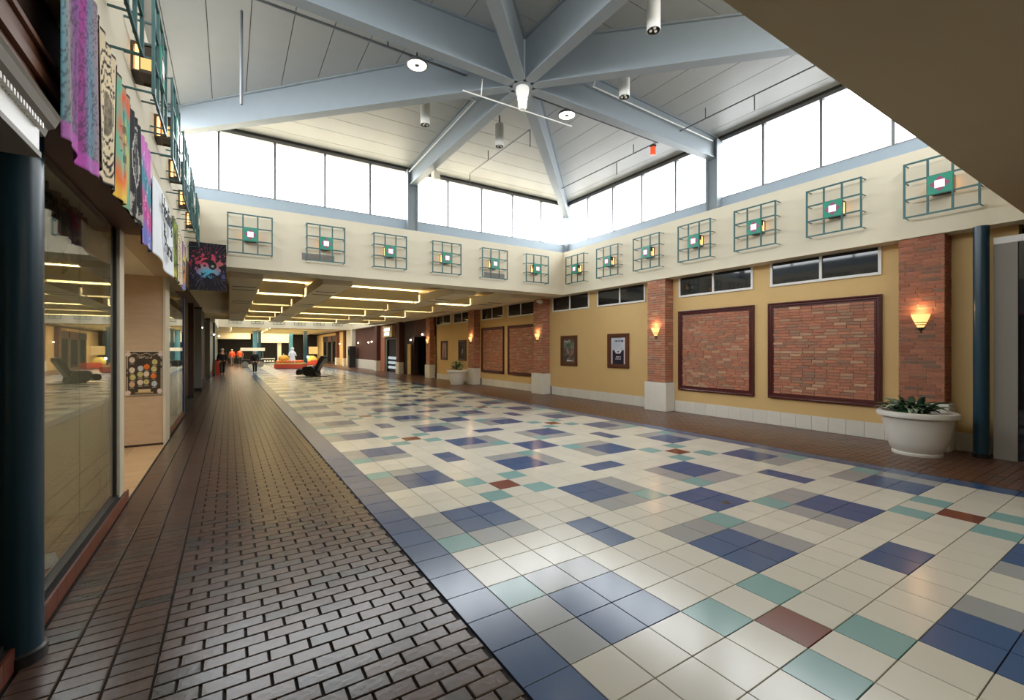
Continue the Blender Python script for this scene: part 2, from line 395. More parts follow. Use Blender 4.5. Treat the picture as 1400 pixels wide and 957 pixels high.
# clerestory: four sides, each with a sill, panes, mullions, head rail and posts
ZS, ZH = 5.50, 6.96
def clerestory(n, rz, label):
    w = tag(empty('window_%d' % n, (CX, CY, 0), rz), label, 'window', kind='structure')
    # local: side at +y = HW, x from -HW to HW
    MB().box(-HW-.1, HW+.1, HW-.02, HW+.1, ZF1, ZS).build('sill', M['sill'], w)
    MB().box(-HW, HW, HW-.03, HW+.08, ZH-.02, ZH+.06).build('head_rail', M['alu'], w)
    MB().box(-HW, HW, HW-.05, HW+.1, ZH+.06, ZH+.14).build('head_rail', M['vent'], w)
    MB().box(-HW, HW, HW+.0, HW+.06, ZS, ZS+.035).build('bottom_rail', M['alu'], w)
    mm = MB().box(-.028, .028, HW-.03, HW+.07, ZS, ZH).mesh('mullion', M['alu'])
    for s in (-1, 1):
        for k in range(1, 5): obj('mullion', mm, w, loc=(s*1.2*k, 0, 0))
    pm = MB().box(-.58, .58, HW+.02, HW+.03, ZS+.02, ZH).mesh('pane', M['skyglass'])
    for k in range(10): obj('pane', pm, w, loc=(-5.4 + 1.2*k, 0, 0))
    p = MB().box(-.16, .16, HW-.12, HW+.02, ZF1, 6.98)
    p.box(-.16, -.13, HW-.2, HW-.12, ZF1, 6.98); p.box(.13, .16, HW-.2, HW-.12, ZF1, 6.98)
    p.build('steel_post', M['steel'], w)
    MB().box(HW-.14, HW+.06, HW-.14, HW+.06, ZF1, 7.0).build('corner_post', M['steel'], w)
clerestory(1, 0, 'band of bright clerestory panes above the far frieze')
clerestory(2, -PI/2, 'band of bright clerestory panes above the right frieze')
clerestory(3, PI/2, 'band of bright clerestory panes above the left frieze')
clerestory(4, PI, 'band of clerestory panes above the near soffit beam')
# pyramid roof
ZE, ZA = 7.07, 7.32
def rz_at(d): return ZA - (ZA - ZE) * d / HW
roof = tag(MB().box(CX-HW-.3, CX+HW+.3, CY-HW-.3, CY+HW+.3, 7.5, 7.6).build('ceiling', M['panel']), 'shallow pyramid ceiling of pale panels over the atrium', 'ceiling', kind='structure')
for q in range(4):
    ca, sa = [(1,0),(0,1),(-1,0),(0,-1)][q]
    nst = 10; E_ = HW + .15
    for k in range(nst):
        d0, d1 = E_*k/nst + .006, E_*(k+1)/nst - .006
        def W(u, d): return (CX + ca*d - sa*u, CY + sa*d + ca*u)
        pts = []
        for zz in (0, .06):
            for u, d in ((-d0, d0), (d0, d0), (d1, d1), (-d1, d1)):
                x, y = W(u, d); pts.append((x, y, rz_at(d) + zz))
        m_ = MB(); m_.add(pts, [(3,2,1,0),(4,5,6,7),(0,1,5,4),(1,2,6,5),(2,3,7,6),(3,0,4,7)])
        m_.build('ceiling_panel', M['panel'], roof)
    m_ = MB(); pts = []
    for zz in (.03, .1):
        for u, d in ((0, 0), (E_, E_), (-E_, E_)):
            x, y = W(u, d); pts.append((x, y, rz_at(d)+zz))
    m_.add(pts, [(0,1,2),(5,4,3),(0,3,4,1),(1,4,5,2),(2,5,3,0)]); m_.build('roof_deck', M['vent'], roof)
ZB = 6.52
for k in range(8):
    a = k*PI/4; L_ = HW*(1.0 if k % 2 == 0 else math.sqrt(2)) - .1
    dr = 1 if k % 2 == 0 else 1/math.sqrt(2)
    m_ = MB(); c, s_ = math.cos(a), math.sin(a)
    def B(d, u, z): return (CX + c*d - s_*u, CY + s_*d + c*u, z)
    def bar(u0, u1, zf0, zf1):
        vs = [B(d, u, f(d)) for f in (zf0, zf1) for d, u in ((.1, u0), (L_, u0), (L_, u1), (.1, u1))]
        m_.add(vs, [(3,2,1,0),(4,5,6,7),(0,1,5,4),(1,2,6,5),(2,3,7,6),(3,0,4,7)])
    top = lambda d: rz_at(d*dr)
    bar(-.105, .105, lambda d: ZB, lambda d: ZB+.022)
    bar(-.055, .055, lambda d: ZB+.022, lambda d: top(d)-.03)
    bar(-.105, .105, lambda d: top(d)-.03, lambda d: top(d)-.004)
    m_.build('roof_beam', M['steel'], roof)
m_ = MB(); m_.cyl((CX, CY, ZB-.004), (CX, CY, 7.3), .2, .2, 8); m_.build('hub_collar', M['steel'], roof)

# ------------------------------------------------------------------ right wall: pilasters, panels, windows, base tiles
PIL = [2.675, 8.22, 13.765, 19.3, 24.86]
CH, BRL = .0635, .225
def wall_bricks(parent, x, y0, y1, z0, z1, depth, individual, m):
    """running bond of bricks on a face at x (facing -x)"""
    mb = MB(); n = int(round((z1-z0)/CH)); h = (z1-z0)/n; cache = {}; cnt = 0
    for k in range(n):
        y = y0 - BRL * random.choice((0, .25, .5, .5, .75, .35))
        while y < y1 - .01:
            a, b = max(y, y0) + .004, min(y+BRL, y1) - .004
            if b - a > .02:
                za, zb = z0 + k*h + .0055, z0 + (k+1)*h - .0055
                dx = random.uniform(-.003, .002)
                if individual and cnt < 300:
                    key = round(b-a, 3)
                    if key not in cache: cache[key] = MB().box(-depth, 0, -key/2, key/2, -(h-.011)/2, (h-.011)/2).mesh('brick', m)
                    obj('brick', cache[key], parent, loc=(x + depth + dx, (a+b)/2, (za+zb)/2)); cnt += 1
                else: mb.box(x+dx, x+depth, a, b, za, zb)
            y += BRL
    if mb.v: mb.build('brick_field', m, parent, kind='stuff')
def side_bricks(parent, y, x0, x1, z0, z1, m, face):
    mb = MB(); n = int(round((z1-z0)/CH)); h = (z1-z0)/n
    for k in range(n):
        xs = [x0, (x0+x1)/2 + (.06 if k % 2 else -.05), x1]
        for a, b in zip(xs, xs[1:]):
            d = random.uniform(-.003, .002)
            mb.box(a+.003, b-.003, min(y, y+face*.02)+d, max(y, y+face*.02)+d, z0+k*h+.004, z0+(k+1)*h-.004)
    mb.build('brick_side_field', m, parent, kind='stuff')
PXF = 9.965
for i, yc in enumerate(PIL):
    lab = ['brick pilaster on the right wall beside the dark teal column', 'brick pilaster between the framed posters and the large brick panels',
           'brick pilaster at the corner under the far frieze', 'brick pilaster behind the far white planter', 'brick pilaster beside the dark entrance'][i]
    p = thing('pilaster', lab, 'pilaster', (0, 0, 0), group='brick pilasters of the right wall')
    MB().box(PXF+.012, XW-.002, yc-.288, yc+.288, .79, ZF0-.002).build('core', M['mortar'], p)
    mt = M['brickd'] if i == 0 else M['brick']
    wall_bricks(p, PXF, yc-.3, yc+.3, .79, ZF0-.01, .02, i < 3, mt)
    side_bricks(p, yc-.3, PXF+.012, XW-.003, .79, ZF0-.01, mt, 1)
    side_bricks(p, yc+.3, PXF+.012, XW-.003, .79, ZF0-.01, mt, -1)
    bevel(MB().box(9.915, XW-.003, yc-.365, yc+.365, 0, .78).build('plinth', M['stone'], p), .012)
# windows above
def wall_window(n, y0, y1, label):
    w = tag(empty('window_%d' % n, (XW, (y0+y1)/2, 3.08)), label, 'window', kind='structure')
    hw = (y1-y0)/2; zt = ZF0 - 3.08 - .003
    MB().box(-.035, -.002, -hw, hw, 0, .05).build('frame_bottom', M['whiteframe'], w)
    sm = MB().box(-.035, -.002, -.025, .025, .05, zt).mesh('frame_side', M['whiteframe'])
    for s in (-hw+.025, 0, hw-.025): obj('frame_side', sm, w, loc=(0, s, 0))
    pm = MB().box(-.014, -.003, -hw/2+.026, hw/2-.026, .052, zt).mesh('pane', M['darkglass'])
    for s in (-hw/2, hw/2): obj('pane', pm, w, loc=(0, s, 0))
n = 5
for b0 in range(4):
    base = PIL[b0]
    for k, (y0, y1) in enumerate(((.64, 2.65), (3.035, 5.045))):
        wall_window(n, base+y0 - (.0 if b0 % 2 == 0 else .0), base+y1, 'dark transom window pair, %s bay of the right wall, %s' % (ORD[b0], 'nearer one' if k == 0 else 'farther one')); n += 1
# brick panels with mahogany moulding
def brick_panel(y0, y1, label, individual):
    z0, z1 = .6, 2.71
    p = thing('brick_panel', label, 'wall panel', group='mahogany framed brick panels')
    MB().box(XW-.012, XW-.002, y0+.05, y1-.05, z0+.05, z1-.05).build('backing', M['mortar'], p)
    wall_bricks(p, XW-.03, y0+.11, y1-.11, z0+.11, z1-.11, .02, individual, M['brick'])
    def mould(nm, a0, a1, vert, flip):
        prof = [(0, 0), (.055, 0), (.06, .02), (.045, .045), (.045, .07), (.03, .085), (.03, .12), (0, .12)]   # (out, inward)
        m_ = MB()
        pts0 = []; pts1 = []
        for o_, i_ in prof:
            if vert:
                yy = (a0 + i_) if not flip else (a0 - i_)
                pts0.append((XW-.002-o_, yy, z0 + i_)); pts1.append((XW-.002-o_, yy, z1 - i_))
            else:
                zz = (a0 + i_) if not flip else (a0 - i_)
                pts0.append((XW-.002-o_, y0 + i_, zz)); pts1.append((XW-.002-o_, y1 - i_, zz))
        k = len(prof)
        m_.add(pts0 + pts1, [(i, (i+1) % k, (i+1) % k + k, i+k) for i in range(k)] + [tuple(range(k)), tuple(range(k, 2*k))])
        m_.build(nm, M['mahogany'], p)
    mould('moulding_side', y0, 0, True, False); mould('moulding_side', y1, 0, True, True)
    mould('moulding_rail', z0, 0, False, False); mould('moulding_rail', z1, 0, False, True)
brick_panel(3.305, 5.363, 'large framed brick panel nearest the white planter', True)
brick_panel(5.687, 7.722, 'large framed brick panel next to the pilaster with lit sconce', True)
brick_panel(14.36, 16.40, 'framed brick panel under the far low ceiling, nearer one', True)
brick_panel(16.74, 18.78, 'framed brick panel under the far low ceiling, farther one', False)
# base tiles
bb = tag(MB().box(XW-.008, XW-.001, 1.63, 24.5, 0, .30).build('baseboard_right', M['grout']), 'row of pale stone base tiles along the right wall', 'baseboard', kind='structure')
bm_ = MB().box(-.014, 0, -T/2+.003, T/2-.003, .004, .302).mesh('base_tile', M['stone'])
y = 1.75
while y < 24.4:
    yc = y + T/2
    if not any(abs(yc-p) < .36 + T/2 - .1 for p in PIL): obj('base_tile', bm_, bb, loc=(XW-.006, yc, 0))
    y += T

# printed cloths and posters: flat prints as vertex colours on a fine grid
def grid_print(name, w, h, nx, ny, fn, parent=None, wave=None, **kw):
    vs, fs, cs = [], [], []
    for j in range(ny+1):
        for i in range(nx+1):
            u, v = i/nx, j/ny
            dy = wave(u, v) if wave else 0
            dx = 0; dz = 0
            if isinstance(dy, tuple): dy, dz = dy
            vs.append((u*w + dx, dy, v*h + dz)); cs += list(fn(u, v))[:3] + [1]
    for j in range(ny):
        for i in range(nx):
            a = j*(nx+1)+i; fs.append((a, a+1, a+nx+2, a+nx+1))
    me = bpy.data.meshes.new(name); me.from_pydata(vs, [], fs)
    at = me.color_attributes.new('print', 'FLOAT_COLOR', 'POINT'); at.data.foreach_set('color', cs)
    me.materials.append(M['print']); me.polygons.foreach_set('use_smooth', [True]*len(me.polygons))
    o = obj(name, me, parent, **kw)
    m = o.modifiers.new('thickness', 'SOLIDIFY'); m.thickness = .004; m.offset = 1
    return o
def hsh(a, b, s=0):
    v = math.sin(a*127.1 + b*311.7 + s*74.7) * 43758.5453; return v - math.floor(v)
def vn(x, y, s=0):
    xi, yi = math.floor(x), math.floor(y); fx, fy = x-xi, y-yi; fx = fx*fx*(3-2*fx); fy = fy*fy*(3-2*fy)
    a = hsh(xi, yi, s)*(1-fx) + hsh(xi+1, yi, s)*fx; b = hsh(xi, yi+1, s)*(1-fx) + hsh(xi+1, yi+1, s)*fx
    return a*(1-fy) + b*fy
def fbm(x, y, s=0): return .5*vn(x, y, s) + .3*vn(x*2.1, y*2.1, s+1) + .2*vn(x*4.3, y*4.3, s+2)
def mixc(a, b, t): t = max(0, min(1, t)); return tuple(a[i]*(1-t) + b[i]*t for i in range(3))
# framed posters
def poster(y0, y1, label, fn, frame=M['walnut'], z0=1.1, z1=2.18):
    p = thing('framed_poster', label, 'poster', (XW, (y0+y1)/2, z0), -PI/2, group='framed posters on the mustard wall')
    w, h = y1-y0, z1-z0; fw = .1
    MB().box(-w/2+.04, w/2-.04, -.012, -.002, .04, h-.04).build('backing', M['black'], p)
    for nm, b in (('frame_side', (-w/2, -w/2+fw, 0, h)), ('frame_side', (w/2-fw, w/2, 0, h)), ('frame_rail', (-w/2+fw, w/2-fw, 0, fw)), ('frame_rail', (-w/2+fw, w/2-fw, h-fw, h))):
        bevel(MB().box(b[0], b[1], -.05, -.002, b[2], b[3]).build(nm, frame, p), .012)
    for b in ((-w/2+fw, -w/2+fw+.06, fw, h-fw), (w/2-fw-.06, w/2-fw, fw, h-fw), (-w/2+fw+.06, w/2-fw-.06, fw, fw+.03), (-w/2+fw+.06, w/2-fw-.06, h-fw-.03, h-fw)):
        MB().box(b[0], b[1], -.026, -.012, b[2], b[3]).build('inner_mount', M['brownwall'], p)
    grid_print('print', w-2*fw-.1, h-2*fw-.05, 44, 64, fn, p, loc=(-w/2+fw+.05, -.016, fw+.025))
def pr_a(u, v):
    c = lin(192, 196, 204)[:3]
    if u < .1 or u > .9: c = lin(214, 202, 202)[:3]
    elif v < .52:
        c = lin(24, 18, 34)[:3]
        if v > .40 and abs(u-.5) < .26 - (.52-v)*.9: c = lin(206, 206, 212)[:3]
        if abs(v-.47) < .03 and abs(u-.5) < .05: c = lin(60, 50, 60)[:3]
        for vv in (.27, .2):
            if abs(v-vv) < .018 and abs(u-.5) < .2 and hsh(int(u*40), int(vv*50)) > .25: c = lin(210, 206, 214)[:3]
    elif abs(v-.87) < .028 and .14 < u < .86 and hsh(int(u*26), 3) > .35: c = lin(40, 46, 66)[:3]
    else: c = mixc(c, lin(160, 172, 186)[:3], fbm(u*5, v*7, 3)*1.2-.3)
    return c
def pr_b(u, v):
    c = mixc(lin(56, 50, 44)[:3], lin(150, 140, 124)[:3], fbm(u*4 + v*3, v*8 - u*5, 5)*1.7-.4)
    if .62 < v < .86: c = mixc(c, lin(96, 132, 108)[:3], fbm(u*5, v*9, 9)*1.5-.3)
    if .3 < v < .55 and u > .4: c = mixc(c, lin(176, 110, 100)[:3], fbm(u*9, v*12, 12)*1.4-.4)
    for vv, a, b in ((.9, .05, .62), (.08, .3, .8)):
        if abs(v-vv) < .02 and a < u < b and hsh(int(u*30), int(vv*50)) > .3: c = lin(226, 220, 208)[:3]
    return c
def pr_c(u, v):
    c = mixc(lin(190, 160, 150)[:3], lin(150, 116, 108)[:3], fbm(u*4, v*5, 21)*1.4-.2)
    if abs(u-.5) < .08 and v < .5: c = lin(120, 90, 84)[:3]
    return c
def pr_d(u, v):
    c = mixc(lin(30, 28, 32)[:3], lin(84, 84, 90)[:3], fbm(u*4, v*6, 31)*1.5-.3)
    if (u-.5)**2*2 + (v-.45)**2 < .03: c = lin(150, 146, 144)[:3]
    return c
poster(9.488, 10.389, 'framed poster with pale top and dark lower half near the sconce pilaster', pr_a)
poster(11.865, 12.763, 'framed poster of a green and grey street picture near the corner', pr_b)
poster(20.45, 21.35, 'dark framed poster behind the plant of the far planter', pr_d, M['mahogany'])
poster(22.75, 23.65, 'framed pale pink poster beyond the far planter', pr_c, M['mahogany'])

# sconces
def sconce():
    t = thing('wall_sconce', '', 'wall lamp', (0,0,0), -PI/2, group='amber wall sconces on the pilasters')
    half = dict(n=16, ang=PI, a0=PI)
    m_ = MB(); m_.lathe([(.03, -.12), (.055, -.08), (.085, -.01), (.118, .08), (.128, .12)], (0,0,0), **half)
    m_.add([(-.128, 0, .12), (.128, 0, .12), (.03, 0, -.12), (-.03, 0, -.12)], [(0, 1, 2, 3)])
    m_.build('glass_shade', M['amber'], t, smooth=True)
    for z, r in ((-.02, .083), (-.06, .066)):
        m_ = MB(); m_.lathe([(r, -.006), (r+.006, -.006), (r+.006, .006), (r, .006)], (0, 0, z), **half); m_.build('bronze_band', M['bronze'], t, smooth=True)
    m_ = MB(); m_.lathe([(.004, -.2), (.016, -.19), (.02, -.17), (.012, -.155), (.026, -.14), (.045, -.11), (.036, -.1)], (0, 0, 0), **half); m_.build('finial', M['bronze'], t, smooth=True)
    MB().box(-.05, .05, -.006, .0, -.14, .08).build('back_plate', M['bronze'], t)
    m_ = MB(); m_.ball((0, -.05, .04), .025); m_.build('bulb', M['flame'], t, smooth=True)
    return t
s0 = sconce()
slabs = ['amber wall sconce on the nearest pilaster above the white planter', 'amber wall sconce on the pilaster left of the large brick panels', 'amber wall sconce on the corner pilaster under the far frieze',
         'amber wall sconce on the pilaster behind the far planter', 'amber wall sconce on the pilaster beside the dark entrance']
def warm_point(loc, e, r=.05, col=(1, .62, .3)):
    l = bpy.data.lights.new('sconce_light', 'POINT'); l.energy = e; l.color = col; l.shadow_soft_size = r
    o = bpy.data.objects.new('sconce_light', l); C.objects.link(o); o.location = loc
for i, yc in enumerate(PIL):
    loc = (PXF - .006, yc, 2.16)
    if i == 0: s0.location = loc; s0['label'] = slabs[0]
    else: dup(s0, loc, -PI/2, slabs[i])
    warm_point((PXF - .09, yc, 2.36), 2)

# ------------------------------------------------------------------ grille lamps on the friezes
def grille_lamp():
    t = thing('grille_lamp', '', 'wall lamp', group='green grille lamps on the frieze')
    S = .925; r = .014; D = .2
    vm = MB().box(-r, r, -D-.012, -D+.012, 0, S).mesh('grille_bar', M['teal'])
    for k in range(4): obj('vertical_bar', vm, t, loc=(-S/2 + r + (S-2*r)*k/3, 0, 0))
    hm = MB().box(-S/2, S/2, -D-.009, -D+.009, -r, r).mesh('grille_bar', M['teal'])
    for k in range(4): obj('horizontal_bar', hm, t, loc=(0, 0, r + (S-2*r)*k/3))
    sm = MB().box(-.007, .007, -D, -.001, -.007, .007).mesh('standoff', M['teal'])
    for x in (-S/2+r, S/2-r):
        for k in range(4): obj('standoff', sm, t, loc=(x, 0, r + (S-2*r)*k/3))
    q = .152; zc = S/2
    pl = MB().box(-q, q, -D-.02, -D+.004, zc-q, zc+q).build('face_plate', M['greenplate'], t)
    for k in range(4):
        a = k*PI/2; ca, sa = math.cos(a), math.sin(a)
        tri = [(.06, -.062), (.06, .062), (.128, 0)]
        pts = [(x*ca - y*sa, zc + x*sa + y*ca) for x, y in tri]
        MB().prism(pts, 'y', -D-.024, -D-.019).build('pink_point', M['pink'], pl)
    MB().box(-.062, .062, -D-.026, -D-.018, zc-.062, zc+.062).build('white_light_panel', M['lampwhite'], pl)
    body = MB().box(-.135, .135, -.02, -.001, zc-.135, zc+.135)
    for x in (-.135, .12):
        for z in (zc-.135, zc+.12): body.box(x, x+.015, -D, -.02, z, z+.015)
    for z in (zc-.135, zc+.128): body.box(-.12, .12, -D, -D+.03, z, z+.007); body.box(-.12, .12, -.06, -.02, z, z+.007)
    body.build('lamp_body', M['bronze'], t)
    MB().box(-.128, .128, -.055, -.03, zc-.128, zc+.11).build('gold_glass', M['lampgold'], t); MB().box(-.122, .122, -D+.004, -.058, zc-.122, zc+.122).build('lamp_hood', M['bronze'], t)
    for sx in (-.127, .122): MB().box(sx, sx+.005, -D+.05, -.07, zc-.1, zc+.02).build('side_window', M['lampside'], t)
    return t
g0 = grille_lamp(); first = True
def place(loc, rz, label):
    global first
    if first: g0.location = loc; g0.rotation_euler = (0, 0, rz); g0['label'] = label; first = False
    else: dup(g0, loc, rz, label)
GY = [2.377, 3.886, 5.385, 6.882, 8.375, 9.867, 11.364]
for k, y in enumerate(GY):
    place((FX1, y, 3.9), -PI/2, 'teal grille lamp on the right frieze, %s from the far corner' % ORD[6-k])
GX = [.42, 2.08, 3.73, 5.41, 7.04, 8.67]
for k, x in enumerate(GX):
    place((x, FY1, 3.9), 0, 'teal grille lamp on the far frieze, %s from the left' % ORD[k])
for k, y in enumerate(GY[1:]):
    place((FX0, y, 3.9), PI/2, 'teal grille lamp on the left frieze above the tapestries, %s from the far corner' % ORD[5-k])
# grey vent plates on the far frieze
for x0, x1, lab in ((1.54, 2.31, 'grey louvre vent behind the second far grille lamp'), (6.75, 7.5, 'grey louvre vent behind the fifth far grille lamp')):
    v = thing('wall_vent', lab, 'vent', ((x0+x1)/2, FY1, 3.94), group='grey vents on the far frieze')
    hw = (x1-x0)/2
    MB().box(-hw, hw, -.012, -.001, 0, .17).build('plate', M['greyvent'], v)
    sm = MB().box(-hw+.02, hw-.02, -.022, -.012, -.008, .008).mesh('louvre', M['greyvent'])
    for k in range(5): obj('louvre', sm, v, loc=(0, 0, .03 + k*.028))

# ================================================================== ATRIUM CEILING FIXTURES
def rod(name, m, pts, r, parent=None): return MB().tube(pts, r).build(name, m, parent, smooth=True)
# pendant at the hub
t = thing('hub_pendant_lamp', 'white jar-shaped pendant lamp hanging under the roof hub', 'pendant lamp', (CX, CY, 6.1))
MB().lathe([(.001, .44), (.05, .44), (.115, .42), (.125, .38), (.118, .3), (.095, .24), (.001, .24)], n=20).build('housing', M['fixture'], t, smooth=True)
MB().lathe([(.094, .24), (.1, .2), (.085, .18), (.08, .06), (.06, .01), (.001, 0)], n=20).build('globe', mat('ribbed_lamp_glass', lin(236, 236, 230), .2, emit=(1, 1, .95), estr=.12), t, smooth=True)
for k in range(4): MB().lathe([(.086, -.004), (.09, 0), (.086, .004)], (0, 0, .06 + k*.035), 20).build('cage_ring', M['fixture'], t, smooth=True)
rod('hanging_chain', M['galv'], [(0, 0, .43), (0, 0, 1.15)], .006, t)
# high bay lights
def highbay(loc, label, top):
    t = thing('high_bay_lamp', label, 'ceiling lamp', loc, group='round high bay lamps')
    MB().lathe([(.001, .12), (.05, .12), (.06, .08), (.15, .07), (.185, .03), (.19, 0), (.17, 0), (.17, .02), (.001, .02)], n=28).build('housing', M['alu'], t, smooth=True)
    MB().lathe([(.165, .012), (.165, .004), (.045, .004), (.045, .012)], n=28).build('led_ring', M['led'], t, smooth=False)
    MB().cyl((0, 0, -.002), (0, 0, .02), .04, .04, 16).build('sensor_cap', M['galv'], t)
    rod('hanger', M['vent'], [(0, 0, .12), (0, 0, top)], .012, t)
    l = bpy.data.lights.new('high_bay_light', 'SPOT'); l.energy = 40; l.color = (1, .9, .74); l.spot_size = R(130); l.spot_blend = .6; l.shadow_soft_size = .15
    o = bpy.data.objects.new('high_bay_light', l); C.objects.link(o); o.location = (loc[0], loc[1], loc[2]-.03)
highbay((2.80, 7.49, 6.68), 'round lit high bay lamp on the left of the roof hub', .5)
highbay((5.99, 7.24, 6.58), 'round lit high bay lamp on the right of the roof hub', .6)
# cylinder spotlights
for k, (x, y) in enumerate(((3.54, 8.98), (5.40, 9.0), (6.35, 5.98), (5.4, 4.5))):
    t = thing('cylinder_spotlight', 'white cylinder spotlight under the roof, %s' % ['left of the far middle beam', 'right of the far middle beam', 'right of the hub below the near beam', 'cut by the top of the picture'][k],
              'spotlight', (x, y, 6.47), group='white cylinder spotlights')
    MB().lathe([(.095, 0), (.1, .004), (.1, .52), (.001, .52)], n=20).build('can', M['fixture'], t, smooth=True)
    MB().lathe([(.095, 0), (.085, .03), (.001, .03)], n=20).build('reflector', M['bronze'], t, smooth=True)
    for q in range(3):
        a = q*2*PI/3; MB().ball((.045*math.cos(a), .045*math.sin(a), .02), .026, 8, 6).build('lamp', M['fixture'], t, smooth=True)
    rod('stem', M['galv'], [(0, 0, .52), (0, 0, 7.2 - 6.47)], .02, t)
# wedge speaker on the far beam
t = thing('wedge_speaker', 'small cream wedge speaker under the far middle beam', 'speaker', (4.72, 11.2, 6.26))
MB().prism([(-.09, 0), (.1, .03), (.12, .2), (-.07, .22)], 'x', -.09, .09).build('cabinet', M['creampost'], t)
MB().box(-.02, .02, .0, .04, .2, .27).build('bracket', M['vent'], t)
# sprinkler pipes, conduits
def pipe_run(label, runs, r=.016, m='galv', group='ceiling pipes'):
    t = thing('ceiling_pipe', label, 'pipe', group=group)
    for nm, pts in runs: rod(nm, M[m], pts, r if nm in ('pipe', 'conduit') else r*.8, t)
pipe_run('sprinkler pipe along the far roof slope right of the middle beam', [('pipe', [(6.0, 8.6, 6.86), (6.0, 11.7, 6.86)]), ('drop', [(6.0, 11.7, 6.86), (6.0, 11.7, 6.5)]), ('drop', [(6.0, 8.6, 6.86), (6.0, 8.6, 6.45)]), ('hanger', [(6.0, 10.6, 6.86), (6.0, 10.6, 7.12)])])
pipe_run('long sprinkler pipe along the right roof slope', [('pipe', [(9.05, 2.2, 6.86), (9.05, 11.3, 6.86)]), ('drop', [(9.05, 8.8, 6.86), (9.05, 8.8, 6.5)]), ('drop', [(9.05, 5.0, 6.86), (9.05, 5.0, 6.55)]), ('hanger', [(9.05, 8.2, 6.86), (9.05, 8.2, 7.1)]), ('hanger', [(9.05, 6.1, 6.86), (9.05, 6.1, 7.1)])])
pipe_run('cross pipe from the right lamp towards the red strobe', [('pipe', [(5.2, 7.42, 6.84), (9.05, 7.42, 6.84)]), ('hanger', [(8.2, 7.42, 6.84), (8.2, 7.42, 7.12)])])
pipe_run('dark sprinkler pipe on the left of the roof hub', [('pipe', [(-.6, 7.55, 6.86), (4.2, 7.55, 6.86)]), ('hanger', [(2.3, 7.55, 6.86), (2.3, 7.55, 7.15)])], .022)
pipe_run('vertical drop pipe in front of the left roof slope', [('pipe', [(.16, 8.0, 6.9), (.16, 8.0, 5.46)]), ('collar', [(.16, 8.0, 6.25), (.16, 8.0, 6.32)]), ('collar', [(.16, 8.0, 6.75), (.16, 8.0, 6.82)])], .022)
pipe_run('thin white conduit hung across below the hub', [('conduit', [(3.54, 7.18, 6.32), (6.0, 7.1, 6.3)]), ('hanger', [(3.9, 7.15, 6.32), (3.9, 7.1, 6.6)])], .012, 'fixture')
pipe_run('white conduit clipped to the right middle beam', [('conduit', [(6.2, 6.68, 6.98), (10.2, 6.68, 6.88)]), ('conduit', [(6.2, 6.68, 6.98), (6.0, 6.3, 6.98)])], .014, 'fixture')
pipe_run('white conduit clipped to the far middle beam', [('conduit', [(4.44, 8.4, 6.98), (4.44, 12.5, 6.86)]), ('conduit', [(4.44, 8.4, 6.98), (3.6, 8.4, 6.98)])], .014, 'fixture')
t = thing('strobe_light', 'orange red strobe light hanging from the right pipe', 'strobe', (9.1, 7.6, 6.62))
MB().box(-.045, .045, -.045, .045, 0, .2).build('lens', M['redlens'], t); MB().box(-.055, .055, -.055, .055, .2, .25).build('base', M['vent'], t)
# twin emergency light on the corner pilaster
t = thing('emergency_light', 'white twin head emergency light on the corner pilaster', 'emergency light', (PXF-.005, 13.55, 3.42), -PI/2)
MB().box(-.1, .1, -.06, 0, 0, .08).build('housing', M['fixture'], t)
for s in (-.07, .07): MB().cyl((s, -.05, .1), (s, -.13, .07), .045, .05, 14).build('lamp_head', M['fixture'], t)

# ================================================================== PLANTERS
def planter(loc, label):
    t = thing('planter', label, 'planter', loc, group='round white planters')
    MB().lathe([(.001, .0), (.31, .0), (.315, .035), (.29, .05), (.33, .09), (.37, .2), (.415, .42), (.44, .58), (.455, .6), (.5, .61), (.51, .64), (.5, .68), (.47, .695), (.44, .69), (.425, .66), (.42, .6), (.001, .6)], n=40).build('pot', M['porcelain'], t, smooth=True)
    MB().lathe([(.415, .6), (.3, .635), (.001, .65)], n=24).build('soil', M['soil'], t, smooth=True)
    return t
def leaf_mesh(L, W, droop, m):
    b = MB(); n = 6; vs = []
    for i in range(n+1):
        s = i/n; w = W*math.sin(PI*min(1, s*.9+.08))**.8*(1-s*.15)
        if i == n: w = .002
        x = L*s*(1-.2*droop*s); z = L*(.75*s - droop*s*s)
        vs += [(x, -w/2, z+w*.18), (x, 0, z), (x, w/2, z+w*.18)]
    fs = []
    for i in range(n):
        a = i*3; fs += [(a, a+1, a+4, a+3), (a+1, a+2, a+5, a+4)]
    b.add(vs, fs); me = b.mesh('leaf', M[m], True); return me
def plant(name, loc, label, n, lens, mats, spread, stems=0):
    t = thing(name, label, 'plant', loc)
    ms = [leaf_mesh(l, l*.26, d, m) for l in lens for d in (.5, .9) for m in mats]
    for k in range(n):
        a = random.uniform(0, 2*PI); r = random.uniform(.02, spread)
        o = obj('leaf', random.choice(ms), t, loc=(r*math.cos(a), r*math.sin(a), random.uniform(-.01, .04 + stems)))
        o.rotation_euler = (random.uniform(-.3, .3), random.uniform(-.7, .08), a + random.uniform(-.5, .5))
        sol = o.modifiers.new('thickness', 'SOLIDIFY'); sol.thickness = .003
    if stems:
        for k in range(5):
            a = k*1.3; rod('stem', M['leaf'], [(.03*math.cos(a), .03*math.sin(a), -.02), (.1*math.cos(a), .1*math.sin(a), stems)], .006, t)
    return t
P1 = (9.39, 2.57, 0)
planter(P1, 'round white planter in front of the nearest pilaster')
plant('leafy_plant', (P1[0]-.05, P1[1]+.05, .645), 'low dark variegated plant in the near white planter', 80, (.24, .32, .38), ('leaf', 'leaf', 'leafpale'), .17)
P2 = (9.36, 19.6, 0)
planter(P2, 'round white planter standing far off under the low ceiling')
plant('leafy_plant', (P2[0], P2[1], .63), 'fresh green bushy plant in the far planter', 70, (.2, .28), ('leafbright', 'leaf'), .22, .35)

